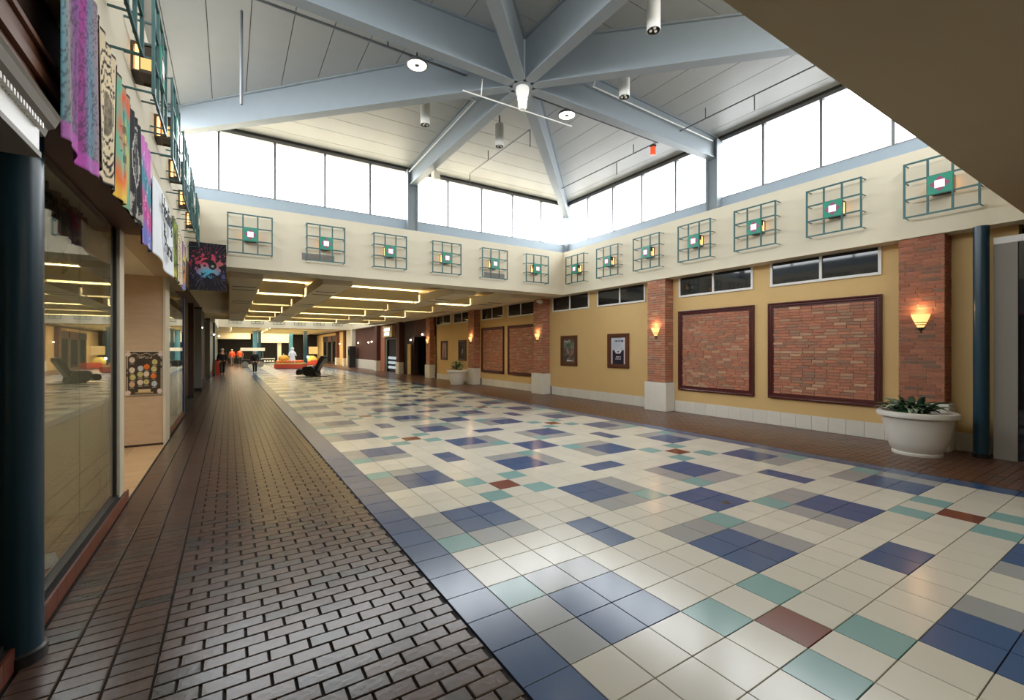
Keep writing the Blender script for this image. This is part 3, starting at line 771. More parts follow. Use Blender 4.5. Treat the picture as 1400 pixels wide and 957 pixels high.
# ================================================================== COLUMNS AT THE PICTURE EDGES
def round_column(loc, r, h, label):
    t = thing('round_column', label, 'column', loc, group='dark teal round columns')
    MB().cyl((0, 0, .0), (0, 0, h), r, r, 28).build('shaft', M['column'], t, smooth=True)
    MB().lathe([(r, .0), (r+.015, .0), (r+.015, .06), (r, .07)], n=28).build('base_ring', M['black'], t, smooth=True)
    return t
round_column((9.93, 1.95, 0), .092, ZF0-.002, 'dark teal round column at the right edge')
round_column((-.965, 3.44, 0), .1, ZF0-.002, 'dark teal round column at the left edge by the shop window')
t = thing('door_frame', 'pale aluminium shop door frame behind the right column', 'door frame', (10.02, 1.3, 0))
MB().box(-.03, .05, .28, .53, 0, 3.3).build('jamb', M['greyvent'], t); MB().box(-.03, .05, -1.5, .53, 3.3, 3.4).build('head', M['whiteframe'], t)
MB().box(0, .012, -1.4, .28, 0, 3.3).build('pane', M['darkglass'], t)

# ================================================================== LEFT SIDE
tag(MB().box(-2.95, -2.65, YBACK, 13.9, -.012, ZF0).build('wall_left', M['tan']), 'tan inner wall behind the left shops', 'wall', kind='structure')
# shop front with reflecting display window
t = thing('shop_window', 'tall frameless shop window reflecting the mall', 'shop window', (-1.02, 0, 0))
MB().box(-.006, .006, 3.0, 4.866, .14, 2.95).build('pane', M['shopglass'], t)
MB().box(-.006, .006, 4.874, 6.12, .14, 2.95).build('pane', M['shopglass'], t)
MB().box(-.03, .03, 3.0, 6.16, .12, .145).build('bottom_rail', M['vent'], t)
MB().box(-.02, .02, 6.12, 6.155, .145, 2.95).build('side_rail', M['vent'], t)
bevel(MB().box(-.1, .045, 6.16, 6.38, .0, 2.97).build('white_post', M['creampost'], t), .008)
k_ = tag(MB().box(-1.06, -.962, 2.9, 6.40, 0, .118).build('trim_5', M['grout']), 'low rust tiled kerb under the shop window', 'kerb', kind='structure')
km = MB().box(-.008, .008, -.1, .1, 0, .118).mesh('kerb_tile', M['rustkerb'])
for n_ in range(17): obj('kerb_tile', km, k_, loc=(-.956, 3.0 + n_*.2035 + .1, .002))
tag(MB().box(-1.08, -.82, 2.6, 6.42, 2.97, 3.2).build('trim_6', M['maroon']), 'brown header beam above the shop window', 'header', kind='structure')
for z0, z1, x in ((2.955, 2.985, -.8), (3.04, 3.10, -.795), (3.2, 3.23, -.8)):
    MB().box(-1.0, x, 2.6, 6.42, z0, z1).build('moulding', M['maroon'], bpy.data.objects['trim_6'])
tag(MB().box(-1.08, -.86, 2.3, 6.42, 3.2, ZF0).build('trim_7', M['darkbrown']), 'dark fascia board behind the hanging tapestries', 'fascia', kind='structure')
tag(MB().box(-1.1, -.84, 6.42, 12.2, 2.97, ZF0).build('trim_8', M['soffit']), 'tan fascia above the shop entrance recess', 'fascia', kind='structure')
tag(MB().box(-2.65, -1.1, 2.3, 13.9, 2.97, 3.05).build('ceiling', M['tan']), 'tan ceiling of the shop entrance recess', 'ceiling', kind='structure')
tag(MB().box(-1.72, -1.68, 2.4, 6.3, 0, 2.97).build('wall_display', mat('brown_display_backing', lin(84, 66, 42), .8, noise=.12, nscale=3)), 'brown backing board behind the shop window', 'wall', kind='structure')
tag(MB().box(-2.65, -1.12, 6.22, 6.36, 0, 2.97).build('wall_entrance', M['tan']), 'side wall of the shop entrance', 'wall', kind='structure')
# paper on the display floor
o = grid_print('paper_sheet', .34, .3, 8, 8, lambda u, v: lin(240, 240, 236)[:3]); o.location = (-1.1, 4.75, .012); o.rotation_euler = (-PI/2, 0, 1.9)
tag(o, 'white paper sheet lying behind the shop glass', 'paper')
# hanging garments inside the window top
for k, (y0, w, z0, c0, c1) in enumerate(((3.55, .75, 2.55, (70, 48, 40), (96, 84, 78)), (4.35, .55, 2.6, (84, 92, 50), (50, 44, 30)), (4.95, .45, 2.45, (110, 96, 50), (60, 40, 30)), (5.45, .4, 2.62, (110, 66, 50), (80, 60, 40)))):
    o = grid_print('hanging_cloth', w, 2.96-z0, 24, 20, lambda u, v, c0=c0, c1=c1, k=k: mixc(lin(*c0)[:3], lin(*c1)[:3], fbm(u*6, v*4, k+40)*1.6-.3),
                   wave=lambda u, v, k=k: (.03*math.sin(u*14+k), -(1-v)*.12*math.sin(u*7+k)))
    o.location = (-1.2, y0, z0); o.rotation_euler = (0, 0, PI/2)
    tag(o, ['brown cloth', 'olive cloth', 'mustard cloth', 'rust cloth'][k] + ' hanging inside the top of the shop window', 'cloth')
t = thing('shop_pendant', 'white cone pendant lamp seen in the shop window', 'pendant lamp', (-1.45, 5.2, 2.28))
MB().lathe([(.11, 0), (.1, .02), (.04, .06), (.035, .16), (.001, .17)], n=20).build('shade', M['fixture'], t, smooth=True)
MB().cyl((0, 0, .0), (0, 0, .01), .1, .1, 20).build('diffuser', emis('shop_lamp_glow', (1, .95, .85), 4), t)
rod('cord', M['fixture'], [(0, 0, .17), (0, 0, .69)], .006, t)
# dentil sign box at the top left
t = thing('sign_box', 'grey dentil cornice sign box on the left edge column', 'sign box', (0, 0, 0))
MB().prism([(-.93, 2.70), (-.75, 2.70), (-.74, 2.735), (-.715, 2.75), (-.7, 2.785), (-.69, 2.80), (-.93, 2.80)], 'y', 1.9, 3.0).build('cornice', M['greyvent'], t)
dm = MB().box(-.012, .012, -.009, .009, -.012, .012).mesh('dentil', M['whiteframe'])
for k in range(30): obj('dentil', dm, t, loc=(-.738, 1.95 + k*.032, 2.712))
MB().box(-.92, -.75, 1.9, 2.92, 2.6, 2.7).build('side_panel', M['whiteframe'], t)
MB().box(-.93, -.745, 1.9, 2.93, 2.575, 2.6).build('bottom_rail', M['greyvent'], t)
# pier with food poster
pier = thing('stone_pier', 'tan stone pier at the shop entrance carrying a poster', 'pier', (0, 0, 0))
bevel(MB().box(-1.56, -.99, 9.92, 10.55, .002, 2.97).build('shaft', M['travertine'], pier), .006)
MB().box(-.992, -.955, 9.91, 10.56, 0, 2.97).build('corner_trim', M['creampost'], pier)
MB().box(-1.57, -.985, 9.905, 10.55, .0, .035).build('base_strip', M['darkbrown'], pier)
FOOD = [(.15, .80, 0), (.15, .57, 0), (.17, .41, 1), (.15, .25, 2), (.37, .61, 3), (.36, .47, 1), (.36, .29, 0), (.53, .64, 4), (.52, .48, 0), (.52, .3, 1), (.74, .75, 1), (.72, .59, 1), (.71, .43, 4), (.73, .25, 3)]
FC = [lin(216, 198, 176)[:3], lin(196, 186, 120)[:3], lin(204, 164, 130)[:3], lin(190, 194, 200)[:3], lin(224, 116, 36)[:3]]
def pr_food(u, v):
    if u < .02 or u > .98 or v < .017 or v > .983: return lin(206, 194, 172)[:3]
    c = mixc(lin(44, 32, 24)[:3], lin(74, 62, 44)[:3], fbm(u*8, v*8, 60))
    if abs(abs(u-.5)-.44) < .012 and fbm(u*3, v*14, 61) > .35: c = lin(176, 160, 134)[:3]
    for cu, cv in ((.08, .93), (.92, .93), (.08, .06), (.9, .08)):
        if (u-cu)**2 + ((v-cv)*1.2)**2 < .0045: c = lin(206, 188, 176)[:3]
    if abs(v-.93 + .02*math.sin(u*20)) < .007 and .15 < u < .85: c = lin(170, 154, 130)[:3]
    if abs(v-.86) < .03 and .3 < u < .7 and fbm(u*22, v*30, 63) > .5: c = lin(160, 146, 124)[:3]
    if abs(v-.1) < .03 and .34 < u < .66: c = lin(198, 176, 130)[:3]
    if abs(v-.055) < .015 and .26 < u < .74: c = lin(160, 136, 92)[:3]
    for cu, cv, k in FOOD:
        cu2 = cu*1.0 + .03
        if ((u-cu2)/.075)**2 + ((v-cv)/.062)**2 < 1: c = mixc(FC[k], tuple(x*.55 for x in FC[k]), fbm(u*30, v*30, 64)*1.4-.4)
        if abs(u-cu2) < .06 and abs(v-cv+.085) < .008: c = lin(150, 140, 120)[:3]
    return c
o = grid_print('food_poster', .52, .763, 78, 110, pr_food); o.location = (-1.505, 9.898, .89)
tag(o, 'dark menu poster with round food pictures on the stone pier', 'poster')
# glass beyond the pier
t = thing('shop_glass_panel', 'clear shop glass between the stone pier and the blue post', 'shop glass', (-1.0, 0, 0))
MB().box(-.005, .005, 10.58, 14.0, .1, 2.95).build('pane', M['shopglass'], t); MB().box(-.02, .02, 10.58, 14.0, 0, .1).build('kerb', M['rustkerb'], t)
t = thing('shop_post', 'grey green post beside the navy post on the left', 'post', (-1.166, 14.1, 0)); MB().box(-.052, .052, 0, .14, .03, 3.0).build('shaft', M['shopcolumn'], t); MB().box(-.052, .052, -.004, .144, 0, .03).build('foot', M['black'], t)
t = thing('shop_post', 'cream strip post between the green and navy posts', 'post', (-1.092, 14.12, 0)); MB().box(-.018, .018, 0, .1, .03, 3.0).build('shaft', M['creampost'], t); MB().box(-.018, .018, -.002, .1, 0, .03).build('foot', M['black'], t)
t = thing('shop_post', 'navy blue post on the left walkway', 'post', (-1.022, 14.1, 0)); MB().box(-.048, .048, 0, .14, .03, 3.0).build('shaft', M['bluepost'], t); MB().box(-.049, .049, -.004, .144, 0, .03).build('foot', M['black'], t)

# tapestries hanging on the left frieze
pal = lambda *c: [lin(*x)[:3] for x in c]
def stripes(cols, sc_u, seed, speck=.45, dark=(40, 34, 60)):
    def f(u, v):
        k = (u*sc_u + .5*fbm(u*3, v*2.5, seed)) % len(cols); i = int(k)
        c = mixc(cols[i], cols[(i+1) % len(cols)], (k-i)*1.6-.3)
        ring = math.sin(math.hypot((u-.5)*1.2, v-.42)*90)
        if hsh(int(u*70), int(v*90), seed) > 1-speck*.5 or (ring > .8 and math.hypot(u-.5, v-.42) < .4): c = mixc(c, lin(*dark)[:3], .6)
        if v < .08: c = mixc(c, lin(200, 80, 190)[:3], .7)
        return c
    return f
def mandala(bg_, ink, rings, seed):
    bg_, ink = lin(*bg_)[:3], lin(*ink)[:3]
    def f(u, v):
        x, y = (u-.5)*1.15, v-.5; r = math.hypot(x, y); a = math.atan2(y, x); c = bg_
        if r < .16: c = mixc(bg_, ink, .45 + .6*fbm(u*30, v*30, seed))
        for rr in rings:
            if abs(r-rr - .012*math.sin(a*12)) < .011: c = ink
        if .2 < r < .42 and math.sin(a*14 + r*30) * math.sin(r*60) > .72: c = ink
        if u < .015 or u > .985 or v > .985 or v < .015: c = ink
        if r > .46 and fbm(u*16, v*16, seed+3) > .72: c = ink
        return c
    return f
def tiedye(cols, seed):
    def f(u, v):
        x, y = u-.5, v-.5; r = math.hypot(x, y); a = math.atan2(y, x)
        k = ((a/(2*PI))*len(cols)*1.0 + r*5 + 1.5*fbm(u*4, v*4, seed)) % len(cols); i = int(k)
        c = mixc(cols[i], cols[(i+1) % len(cols)], k-i)
        if .1 < r < .16 or (r < .28 and abs(math.sin(a*8)) < .12): c = mixc(c, (.02, .02, .03), .75)
        if u < .02 or u > .98 or v > .98: c = (.02, .02, .02)
        return c
    return f
def blackdots(u, v):
    r = math.hypot((u-.45)*1.1, v-.55); c = (.012, .012, .014)
    if .2 < r < .3 and fbm(u*22, v*22, 70) > .42: c = lin(130, 128, 124)[:3]
    if abs(r-.34) < .012: c = lin(200, 196, 186)[:3]
    if v < .22 and fbm(u*14, v*14, 71) > .52: c = lin(170, 164, 150)[:3]
    return c
def rainbow_tail(cols, seed):
    def f(u, v):
        k = (v*4 + u*.7 + .6*fbm(u*4, v*5, seed)) % len(cols); i = int(k); c = mixc(cols[i], cols[(i+1) % len(cols)], (k-i)*2-.5)
        if fbm(u*12, v*12, seed+5) > .68: c = mixc(c, lin(240, 230, 236)[:3], .5)
        return c
    return f
TAPS = [
 (3.13, 3.82, 2.76, 3.87, stripes(pal((96, 160, 178), (150, 140, 130), (128, 66, 138), (160, 60, 140), (70, 140, 160), (150, 130, 140)), 5, 1), 'teal and purple mandala tapestry nearest the left edge'),
 (3.85, 4.40, 2.84, 3.84, mandala((226, 208, 172), (38, 30, 26), (.2, .3, .36, .43), 4), 'beige tapestry with a black mandala drawing'),
 (4.41, 4.99, 2.86, 3.82, tiedye(pal((96, 190, 160), (236, 110, 40), (240, 200, 70), (70, 170, 150), (230, 90, 40)), 6), 'green and orange tie dye tapestry with black edges'),
 (5.0, 5.56, 2.86, 3.80, blackdots, 'black tapestry with grey circle pattern'),
 (5.57, 6.2, 2.74, 3.80, rainbow_tail(pal((196, 110, 180), (110, 120, 190), (200, 70, 150), (60, 140, 160), (214, 120, 200)), 8), 'pink purple and blue striped tapestry'),
 (8.42, 9.06, 2.8, 3.72, tiedye(pal((150, 170, 60), (60, 70, 30), (200, 190, 80), (30, 30, 26)), 11), 'olive green tapestry beside the white banner'),
 (9.1, 9.78, 2.8, 3.68, mandala((216, 200, 170), (90, 70, 60), (.1, .17, .24, .31, .4), 15), 'beige dotted tapestry past the white banner'),
 (9.8, 10.75, 2.82, 3.66, tiedye(pal((120, 90, 130), (236, 150, 50), (90, 130, 200), (230, 210, 80), (150, 120, 150)), 13), 'violet and orange tapestry last before the corner'),
]
for k, (y0, y1, z0, z1, fn, lab) in enumerate(TAPS):
    o = grid_print('tapestry', y1-y0, z1-z0, 56, 80, fn, wave=lambda u, v, k=k: (-.012 - .018*math.sin(u*9+k*2)*(1-v) - .01*math.sin(u*21+k), .012*math.sin(u*8+k)*(1 if v < .9 else .5)))
    o.location = (FX0 + .02, y0, z0); o.rotation_euler = (0, 0, PI/2); tag(o, lab, 'tapestry', 'tapestries hung along the left frieze')
o = grid_print('banner', 2.05, .92, 40, 30, lambda u, v: lin(232, 236, 240)[:3], wave=lambda u, v: (-.015 - .03*math.sin(u*7)*(1-v), (.12*math.sin(u*3.1)-.05 - .12*u)*(v)))
o.location = (FX0 + .02, 6.3, 2.76); o.rotation_euler = (0, 0, PI/2); tag(o, 'white cloth banner with dark lettering among the tapestries', 'banner')
def text_mesh(s, size, m, name='lettering', ext=.002):
    cu = bpy.data.curves.new(name, 'FONT'); cu.body = s; cu.size = size; cu.extrude = ext; cu.align_x = 'CENTER'
    to = bpy.data.objects.new('tmp', cu); C.objects.link(to); dg = bpy.context.evaluated_depsgraph_get(); dg.update()
    me = bpy.data.meshes.new_from_object(to.evaluated_get(dg)); bpy.data.objects.remove(to); me.materials.clear(); me.materials.append(m); me.name = name
    return me
for s, x, z, sz in (('Healing', 1.05, .58, .34), ('&', .75, .34, .26), ('Portal', 1.2, .16, .32)):
    q = obj('lettering', text_mesh(s, sz, M['clothdark']), o, loc=(x, -.052, z)); q.rotation_euler = (PI/2, 0, 0); q.scale = (1.15, 1, 1)
# yin yang tapestry facing the viewer
def yin(u, v):
    x, y = (u-.52)*.735, (v-.52)*1.07; r = math.hypot(x, y); a = math.atan2(y, x); rr = .155
    c = (.012, .009, .016)
    ray = abs(math.sin(a*22)); 
    if r > .25 and ray > .965 and fbm(u*9, v*9, 80) > .45: c = lin(84, 72, 84)[:3]
    hue = [lin(176, 60, 110)[:3], lin(190, 120, 120)[:3], lin(150, 60, 150)[:3], lin(60, 40, 120)[:3], lin(90, 190, 214)[:3], lin(60, 150, 160)[:3]]
    k = (a/(2*PI) + .0) % 1
    top = lin(206, 70, 100)[:3]; right = lin(190, 120, 120)[:3]; bot = lin(84, 176, 208)[:3]; left = lin(190, 50, 90)[:3]
    cc = mixc(mixc(left, right, (x/.3+1)/2), bot if y < 0 else top, abs(math.sin(a)))
    if r > .27 and y < 0: cc = mixc(cc, lin(70, 50, 130)[:3], .7)
    if .15 < r < .3 and fbm(u*11, v*14, 82) > .4 + (r-.15)*1.6: c = cc
    elif r < .44 and fbm(u*16, v*20, 83) > .66: c = tuple(q*.8 for q in cc)
    if r < rr:
        dark = y > 0
        if math.hypot(x+rr/2, y) < rr/2: dark = False
        if math.hypot(x-rr/2, y) < rr/2: dark = True
        if math.hypot(x+rr/2, y) < rr*.16: dark = True
        if math.hypot(x-rr/2, y) < rr*.18: c = lin(150, 176, 168)[:3]; return c
        c = (.01, .012, .012) if dark else mixc(lin(196, 90, 110)[:3], lin(90, 180, 210)[:3], (.03-y)/.14)
    return c
o = grid_print('yin_yang_tapestry', .7, 1.07, 90, 120, yin, wave=lambda u, v: (-.012*math.sin(u*6), .0))
o.location = (-.755, 12.05, 3.0); tag(o, 'black tapestry with a rainbow yin yang hanging in the far left corner', 'tapestry', 'tapestries hung along the left frieze')

# ================================================================== FAR CORRIDOR
tag(MB().box(-6, 14, CY+HW+.12, 33.5, 3.95, 4.1).build('ceiling', M['tan']), 'tan low ceiling of the corridor beyond the atrium', 'ceiling', kind='structure')
def hung_beam(x0, x1, label, vents):
    t = thing('ceiling_beam', label, 'ceiling beam', (0, 0, 0), group='hung ceiling beams in the corridor')
    MB().box(x0, x1, 13.2, 33.2, 3.5, 3.78).build('beam', M['tan'], t)
    vm = MB().box(-.3, .3, -.05, .05, -.008, .0).mesh('slot_vent', M['vent'])
    for y in vents: obj('slot_vent', vm, t, loc=((x0+x1)/2, y, 3.5)); obj('slot_vent', vm, t, loc=((x0+x1)/2, y+.8, 3.5))
    for y in (14, 18, 23, 28): rod('hanger', M['vent'], [((x0+x1)/2, y, 3.78), ((x0+x1)/2, y, 3.97)], .012, t)
tag(MB().box(-1.2, 9.4, 12.95, 13.5, 3.88, 3.94).build('trim_18', M['darkvoid']), 'dark strip painted as shade behind the far frieze', 'painted_shade', kind='structure')  # solid dark strip, shade of the ceiling opening put into its colour
V = (15.0, 19.5, 25.5, 31)
hung_beam(0, .75, 'hung tan ceiling beam at the far left of the corridor', V); hung_beam(2.2, 3.0, 'hung tan ceiling beam left of the corridor centre', V)
hung_beam(6.2, 7.0, 'hung tan ceiling beam right of the corridor centre', V); hung_beam(8.4, 9.2, 'hung tan ceiling beam nearest the mustard wall', V)
def light_row(y, k):
    lm = M['strip'] if k % 2 == 0 else M['dimstrip']
    for j, (x0, x1) in enumerate(((.8, 2.15), (3.05, 6.15), (7.05, 8.35))):
        t = thing('ceiling_light', 'lit ceiling trough in the %s row of the corridor, %s' % (ORD[k], ['left bay', 'middle bay', 'right bay'][j]), 'ceiling light', (0, 0, 0), group='lit ceiling troughs')
        MB().box(x0, x1, y-.32, y-.26, 3.52, 3.9).build('near_side', M['cove'], t); MB().box(x0, x1, y+.26, y+.32, 3.52, 3.9).build('far_side', M['cove'], t)
        MB().box(x0, x1, y-.26, y+.26, 3.72, 3.74).build('lit_panel', lm, t)
for k, y in enumerate((16.6, 20.6, 24.6, 28.4, 32.2)): light_row(y, k)
# left side of the corridor
tag(MB().box(-1.6, -1.3, 14.4, 33.5, -.012, 3.95).build('wall_left', M['darkbrown']), 'dark shop fronts along the left of the corridor', 'wall', kind='structure')
tag(MB().box(-2.65, -1.3, 13.9, 14.05, -.012, ZF0).build('wall_left', M['darkvoid']), 'dark end wall of the shop beyond the pier', 'wall', kind='structure')
tag(MB().box(-2.95, -1.48, 13.0, 33.5, 3.94, 3.96).build('ceiling', M['darkvoid']), 'dark ceiling strip over the left shops', 'ceiling', kind='structure')
def sq_post(x0, x1, y, h, m, label, foot=True):
    t = thing('shop_post', label, 'post', ((x0+x1)/2, y, 0)); w = (x1-x0)/2
    MB().box(-w, w, 0, 2*w, .12 if foot else 0, h).build('shaft', m, t)
    if foot: MB().box(-w-.005, w+.005, -.005, 2*w, 0, .12).build('foot', M['black'], t)
    MB().box(-w-.01, w+.01, -.01, 2*w, h-.06, h).build('cap', M['black'], t)
sq_post(-1.21, -1.05, 19.0, 3.3, M['darkbrown'], 'brown shop post along the left corridor')
sq_post(-1.19, -.95, 22.0, 3.4, M['greypost'], 'grey square shop post along the left corridor')
sq_post(-1.09, -.9, 29.5, 3.4, M['greypost'], 'pale grey shop post farther along the left corridor', False)
sq_post(-.89, -.77, 34.0, 3.4, M['teal'], 'teal post at the second atrium on the left')
# small wall spots on the left corridor
for k, (x, y, z) in enumerate(((-1.15, 26.5, 2.75), (-.8, 33.2, 2.62), (-.6, 36.5, 2.6))):
    t = thing('spot_lamp', 'small glowing spot lamp high on the left shops, %s' % ['nearest', 'middle', 'farthest'][k], 'spot lamp', (x, y, z)); MB().ball((0, 0, 0), .05, 10, 8).build('bulb', M['glow'], t, smooth=True); rod('arm', M['vent'], [(0, 0, 0), (-1.31-x if y < 33.4 else -1.21-x, 0, .08)], .012, t)
# ---- right side beyond the fifth pilaster: dark entrance
tag(MB().box(11.6, 11.8, 24.5, 30.6, -.012, 3.95).build('wall_right', M['darkvoid']), 'dark back of the recessed entrance on the right', 'wall', kind='structure')
tag(MB().box(XW, 11.6, 24.3, 24.5, -.012, 3.95).build('wall_right', M['darkbrown']), 'near cheek of the dark entrance', 'wall', kind='structure')
tag(MB().box(XW-.02, XW+.25, 28.0, 30.1, -.012, ZF0).build('wall_right', M['darkbrown']), 'dark brown wall beside the dark entrance', 'wall', kind='structure')
tag(MB().box(XW-.05, XW+.25, 24.5, 28.0, 2.5, ZF0).build('trim_9', M['brownwall']), 'brown lintel over the dark entrance', 'lintel', kind='structure')
tag(MB().box(XW-.2, XW+.4, ZF0 and 12.95, 33.5, ZF0, 3.96).build('trim_10', M['tan']), 'tan bulkhead above the right wall of the corridor', 'bulkhead', kind='structure')
t = thing('banner_stand', 'tall yellow banner stand by the dark entrance', 'banner stand', (10.12, 28.5, 0))
MB().box(-.02, .02, -.3, .3, .02, 2.05).build('banner', mat('yellow_print', lin(206, 176, 104), .7, noise=.4, nscale=4), t); MB().box(-.1, .1, -.32, .32, 0, .03).build('base', M['black'], t)
for k, (y, z) in enumerate(((28.3, 2.32), (26.2, 2.62), (37.8, 2.35), (38.8, 2.3), (42.4, 2.3), (46.9, 2.3), (50.6, 2.3))):
    t = thing('globe_lamp', 'small lit globe wall lamp on the far right wall, %s one' % ORD[k], 'wall lamp', (XW-.16, y, z), group='far globe wall lamps')
    MB().ball((0, 0, 0), .06, 10, 8).build('globe', M['glow'], t, smooth=True); rod('arm', M['bronze'], [(0, 0, 0), (.17, 0, -.04)], .012, t)
# brick shop front with lit sign
def far_pilaster(y, label, h=ZF0, x=9.965):
    p = thing('pilaster', label, 'pilaster', group='brick pilasters of the right wall')
    MB().box(x, XW-.034, y-.29, y+.29, .8, h).build('shaft', M['brownwall'], p); MB().box(x-.05, XW-.034, y-.36, y+.36, 0, .8).build('plinth', M['stone'], p)
far_pilaster(30.4, 'slim far pilaster left of the dark entrance'); far_pilaster(35.95, 'far pilaster left of the brick shop front')
t = thing('storefront', 'far brick shop front with a lit sign over a glass door', 'shop front', (XW, 33.2, 0))
MB().box(-.05, .2, -2.4, -1.6, 0, ZF0).build('brick_jamb', M['brickd'], t); MB().box(-.05, .2, 1.3, 2.35, 0, ZF0).build('brick_jamb', M['brickd'], t)
MB().box(-.05, .2, -1.6, 1.3, 2.55, ZF0).build('lintel', M['brownwall'], t)
MB().box(-.25, -.05, -1.2, 1.1, 2.62, 3.45).build('sign_box', M['signtan'], t)
sg = bpy.data.objects.new('sign_letters', None); C.objects.link(sg); sg.parent = t
for r_, (z, ys) in enumerate(((3.06, (-.55, -.25, .05, .5)), (2.74, (-.45, -.15, .15, .42)))):
    for k, yy in enumerate(ys):
        m_ = MB(); m_.box(-.262, -.25, yy-.02, yy+.02, z, z+.26); m_.box(-.262, -.25, yy, yy+.2, z+.1+.03*(k % 3), z+.15+.03*(k % 3)); m_.box(-.262, -.25, yy+.16, yy+.2, z, z+.2)
        m_.build('letter', M['signglow'], sg)
MB().box(.0, .04, -1.6, -1.4, 0, 2.55).build('door_frame', M['shopcolumn'], t); MB().box(.0, .04, .85, 1.3, 0, 2.55).build('door_frame', M['shopcolumn'], t); MB().box(0, .04, -1.4, .85, 2.45, 2.55).build('door_frame', M['shopcolumn'], t)
MB().box(.14, .18, -1.4, .85, 0, 2.45).build('dark_interior', M['darkvoid'], t)
for k in range(6):
    for q in range(3):
        MB().box(.05, .1, -1.2+k*.33, -1.0+k*.33, .25+q*.35, .45+q*.35).build('display_item', emis('display_glow', (.85, .95, 1), .35) if k+q == 0 else bpy.data.materials['display_glow'], t)
# remaining right wall
tag(MB().box(XW-.03, XW+.25, 36.2, 43.9, -.012, ZF0).build('wall_right', M['brownwall']), 'far red brown wall below the second atrium', 'wall', kind='structure')
tag(MB().box(XW-.09, XW-.03, 36.4, 43.8, 0, .8).build('trim_11', M['stone']), 'pale dado along the far red brown wall', 'dado', kind='structure')
tag(MB().box(9.9, XW+.25, 43.9, 46.2, -.012, ZF0).build('wall_right', M['cream']), 'far cream pier at the end of the second atrium', 'wall', kind='structure')
tag(MB().box(XW-.03, XW+.25, 46.2, YEND, -.012, ZF0).build('wall_right', M['mustard']), 'farthest stretch of mustard wall on the right', 'wall', kind='structure')
far_pilaster(47.8, 'far pilaster past the cream pier'); far_pilaster(51.6, 'second far pilaster past the cream pier'); 
for k, y in enumerate((53.5, 56.5, 59.5)):
    t = thing('storefront', 'dark unlit shop front near the far end, %s one' % ORD[k], 'shop front', (XW-.04, y, 0), group='dark far shop fronts')
    MB().box(-.06, 0, -1.3, 1.3, 0, 3.2).build('glass', M['darkglass'], t); MB().box(-.1, -.06, -1.35, -1.2, 0, 3.3).build('jamb', M['greypost'], t); MB().box(-.1, -.06, -1.35, 1.35, 2.6, 3.3).build('fascia', [M['darkbrown'], M['brownwall'], M['darkvoid']][k], t)
t = thing('kiosk', 'black upright kiosk against the far right wall', 'kiosk', (9.75, 43.2, 0)); bevel(MB().box(-.3, .3, -.35, .35, .05, 2.0).build('cabinet', M['black'], t), .02); MB().box(-.32, -.3, -.25, .25, 1.1, 1.7).build('screen', M['darkglass'], t); MB().box(-.28, .28, -.33, .33, 0, .05).build('foot', M['vent'], t)
# ---- second atrium
A0, A1 = 33.5, 44.4
tag(MB().box(FX0-.7, FX1+.7, A1, A1+.6, ZF0, 6.2).build('trim_12', M['cream']), 'bright cream frieze of the second atrium at the far side', 'frieze', kind='structure')
tag(MB().box(FX0-.7, FX1+.7, A0-.3, A0, ZF0, 6.2).build('trim_13', M['cream']), 'near frieze of the second atrium', 'frieze', kind='structure')
tag(MB().box(FX0-.7, FX0, A0, A1, ZF0-.2, 6.2).build('trim_14', M['cream']), 'left frieze of the second atrium', 'frieze', kind='structure')
tag(MB().box(FX1, FX1+.7, A0, A1, ZF0, 6.2).build('trim_15', M['cream']), 'right frieze of the second atrium', 'frieze', kind='structure')
w = tag(empty('window_20', (0, 0, 0)), 'unseen glass roof added to light the second atrium', 'window', kind='structure')  # unseen glass roof, added instead of a clerestory for a brighter floor
for k in range(6):
    x0 = FX0 - .2 + k*1.85; MB().box(x0, x0+1.8, A0-.2, A1+.2, 6.2, 6.23).build('pane', M['milkglass'], w); MB().box(x0+1.8, x0+1.85, A0-.2, A1+.2, 6.2, 6.3).build('mullion', M['alu'], w)
portal(((FX0+FX1)/2, (A0+A1)/2, 6.3), Euler((0, 0, 0)), FX1-FX0, A1-A0)
tag(MB().box(-1.5, -1.2, 33.5, YEND, -.012, 3.9).build('wall_left', M['greypost']), 'grey shop fronts along the far left', 'wall', kind='structure')
for k, x in enumerate(GX): dup(g0, (x, A1, 3.9), 0, 'distant grille lamp on the second atrium frieze, %s from the left' % ORD[k], 'distant grille lamps')
# ---- beyond the second atrium
tag(MB().box(-6, 14, A1+.6, YEND, 3.75, 3.9).build('ceiling', M['tan']), 'tan ceiling near the far end of the mall', 'ceiling', kind='structure')
for k, y in enumerate((47, 50, 53, 56, 59, 62)):
    for j, (x0, x1) in enumerate(((.2, 2.4), (3.2, 8.6))):
        t = thing('ceiling_light', 'far lit ceiling trough near the mall end, row %s, %s' % (ORD[k], ['left', 'right'][j]), 'ceiling light', (0, 0, 0), group='far lit ceiling troughs')
        MB().box(x0, x1, y-.4, y+.4, 3.66, 3.68).build('lit_panel', M['strip'], t); MB().box(x0, x1, y-.46, y-.4, 3.58, 3.75).build('side', M['cove'], t)
tag(MB().box(-6, 14, YEND, YEND+.3, -.012, 3.9).build('wall_end', M['darkvoid']), 'dark shop fronts closing the far end', 'wall', kind='structure')
tag(MB().box(-1.2, 2.1, 60.0, 60.3, 2.9, 3.75).build('trim_16', M['tan']), 'tan lintel over the dark shops at the far left end', 'lintel', kind='structure')
tag(MB().box(2.4, 6.4, 60.0, 60.3, 2.5, 3.75).build('trim_17', M['creampost']), 'pale lintel over the far middle shop', 'lintel', kind='structure')
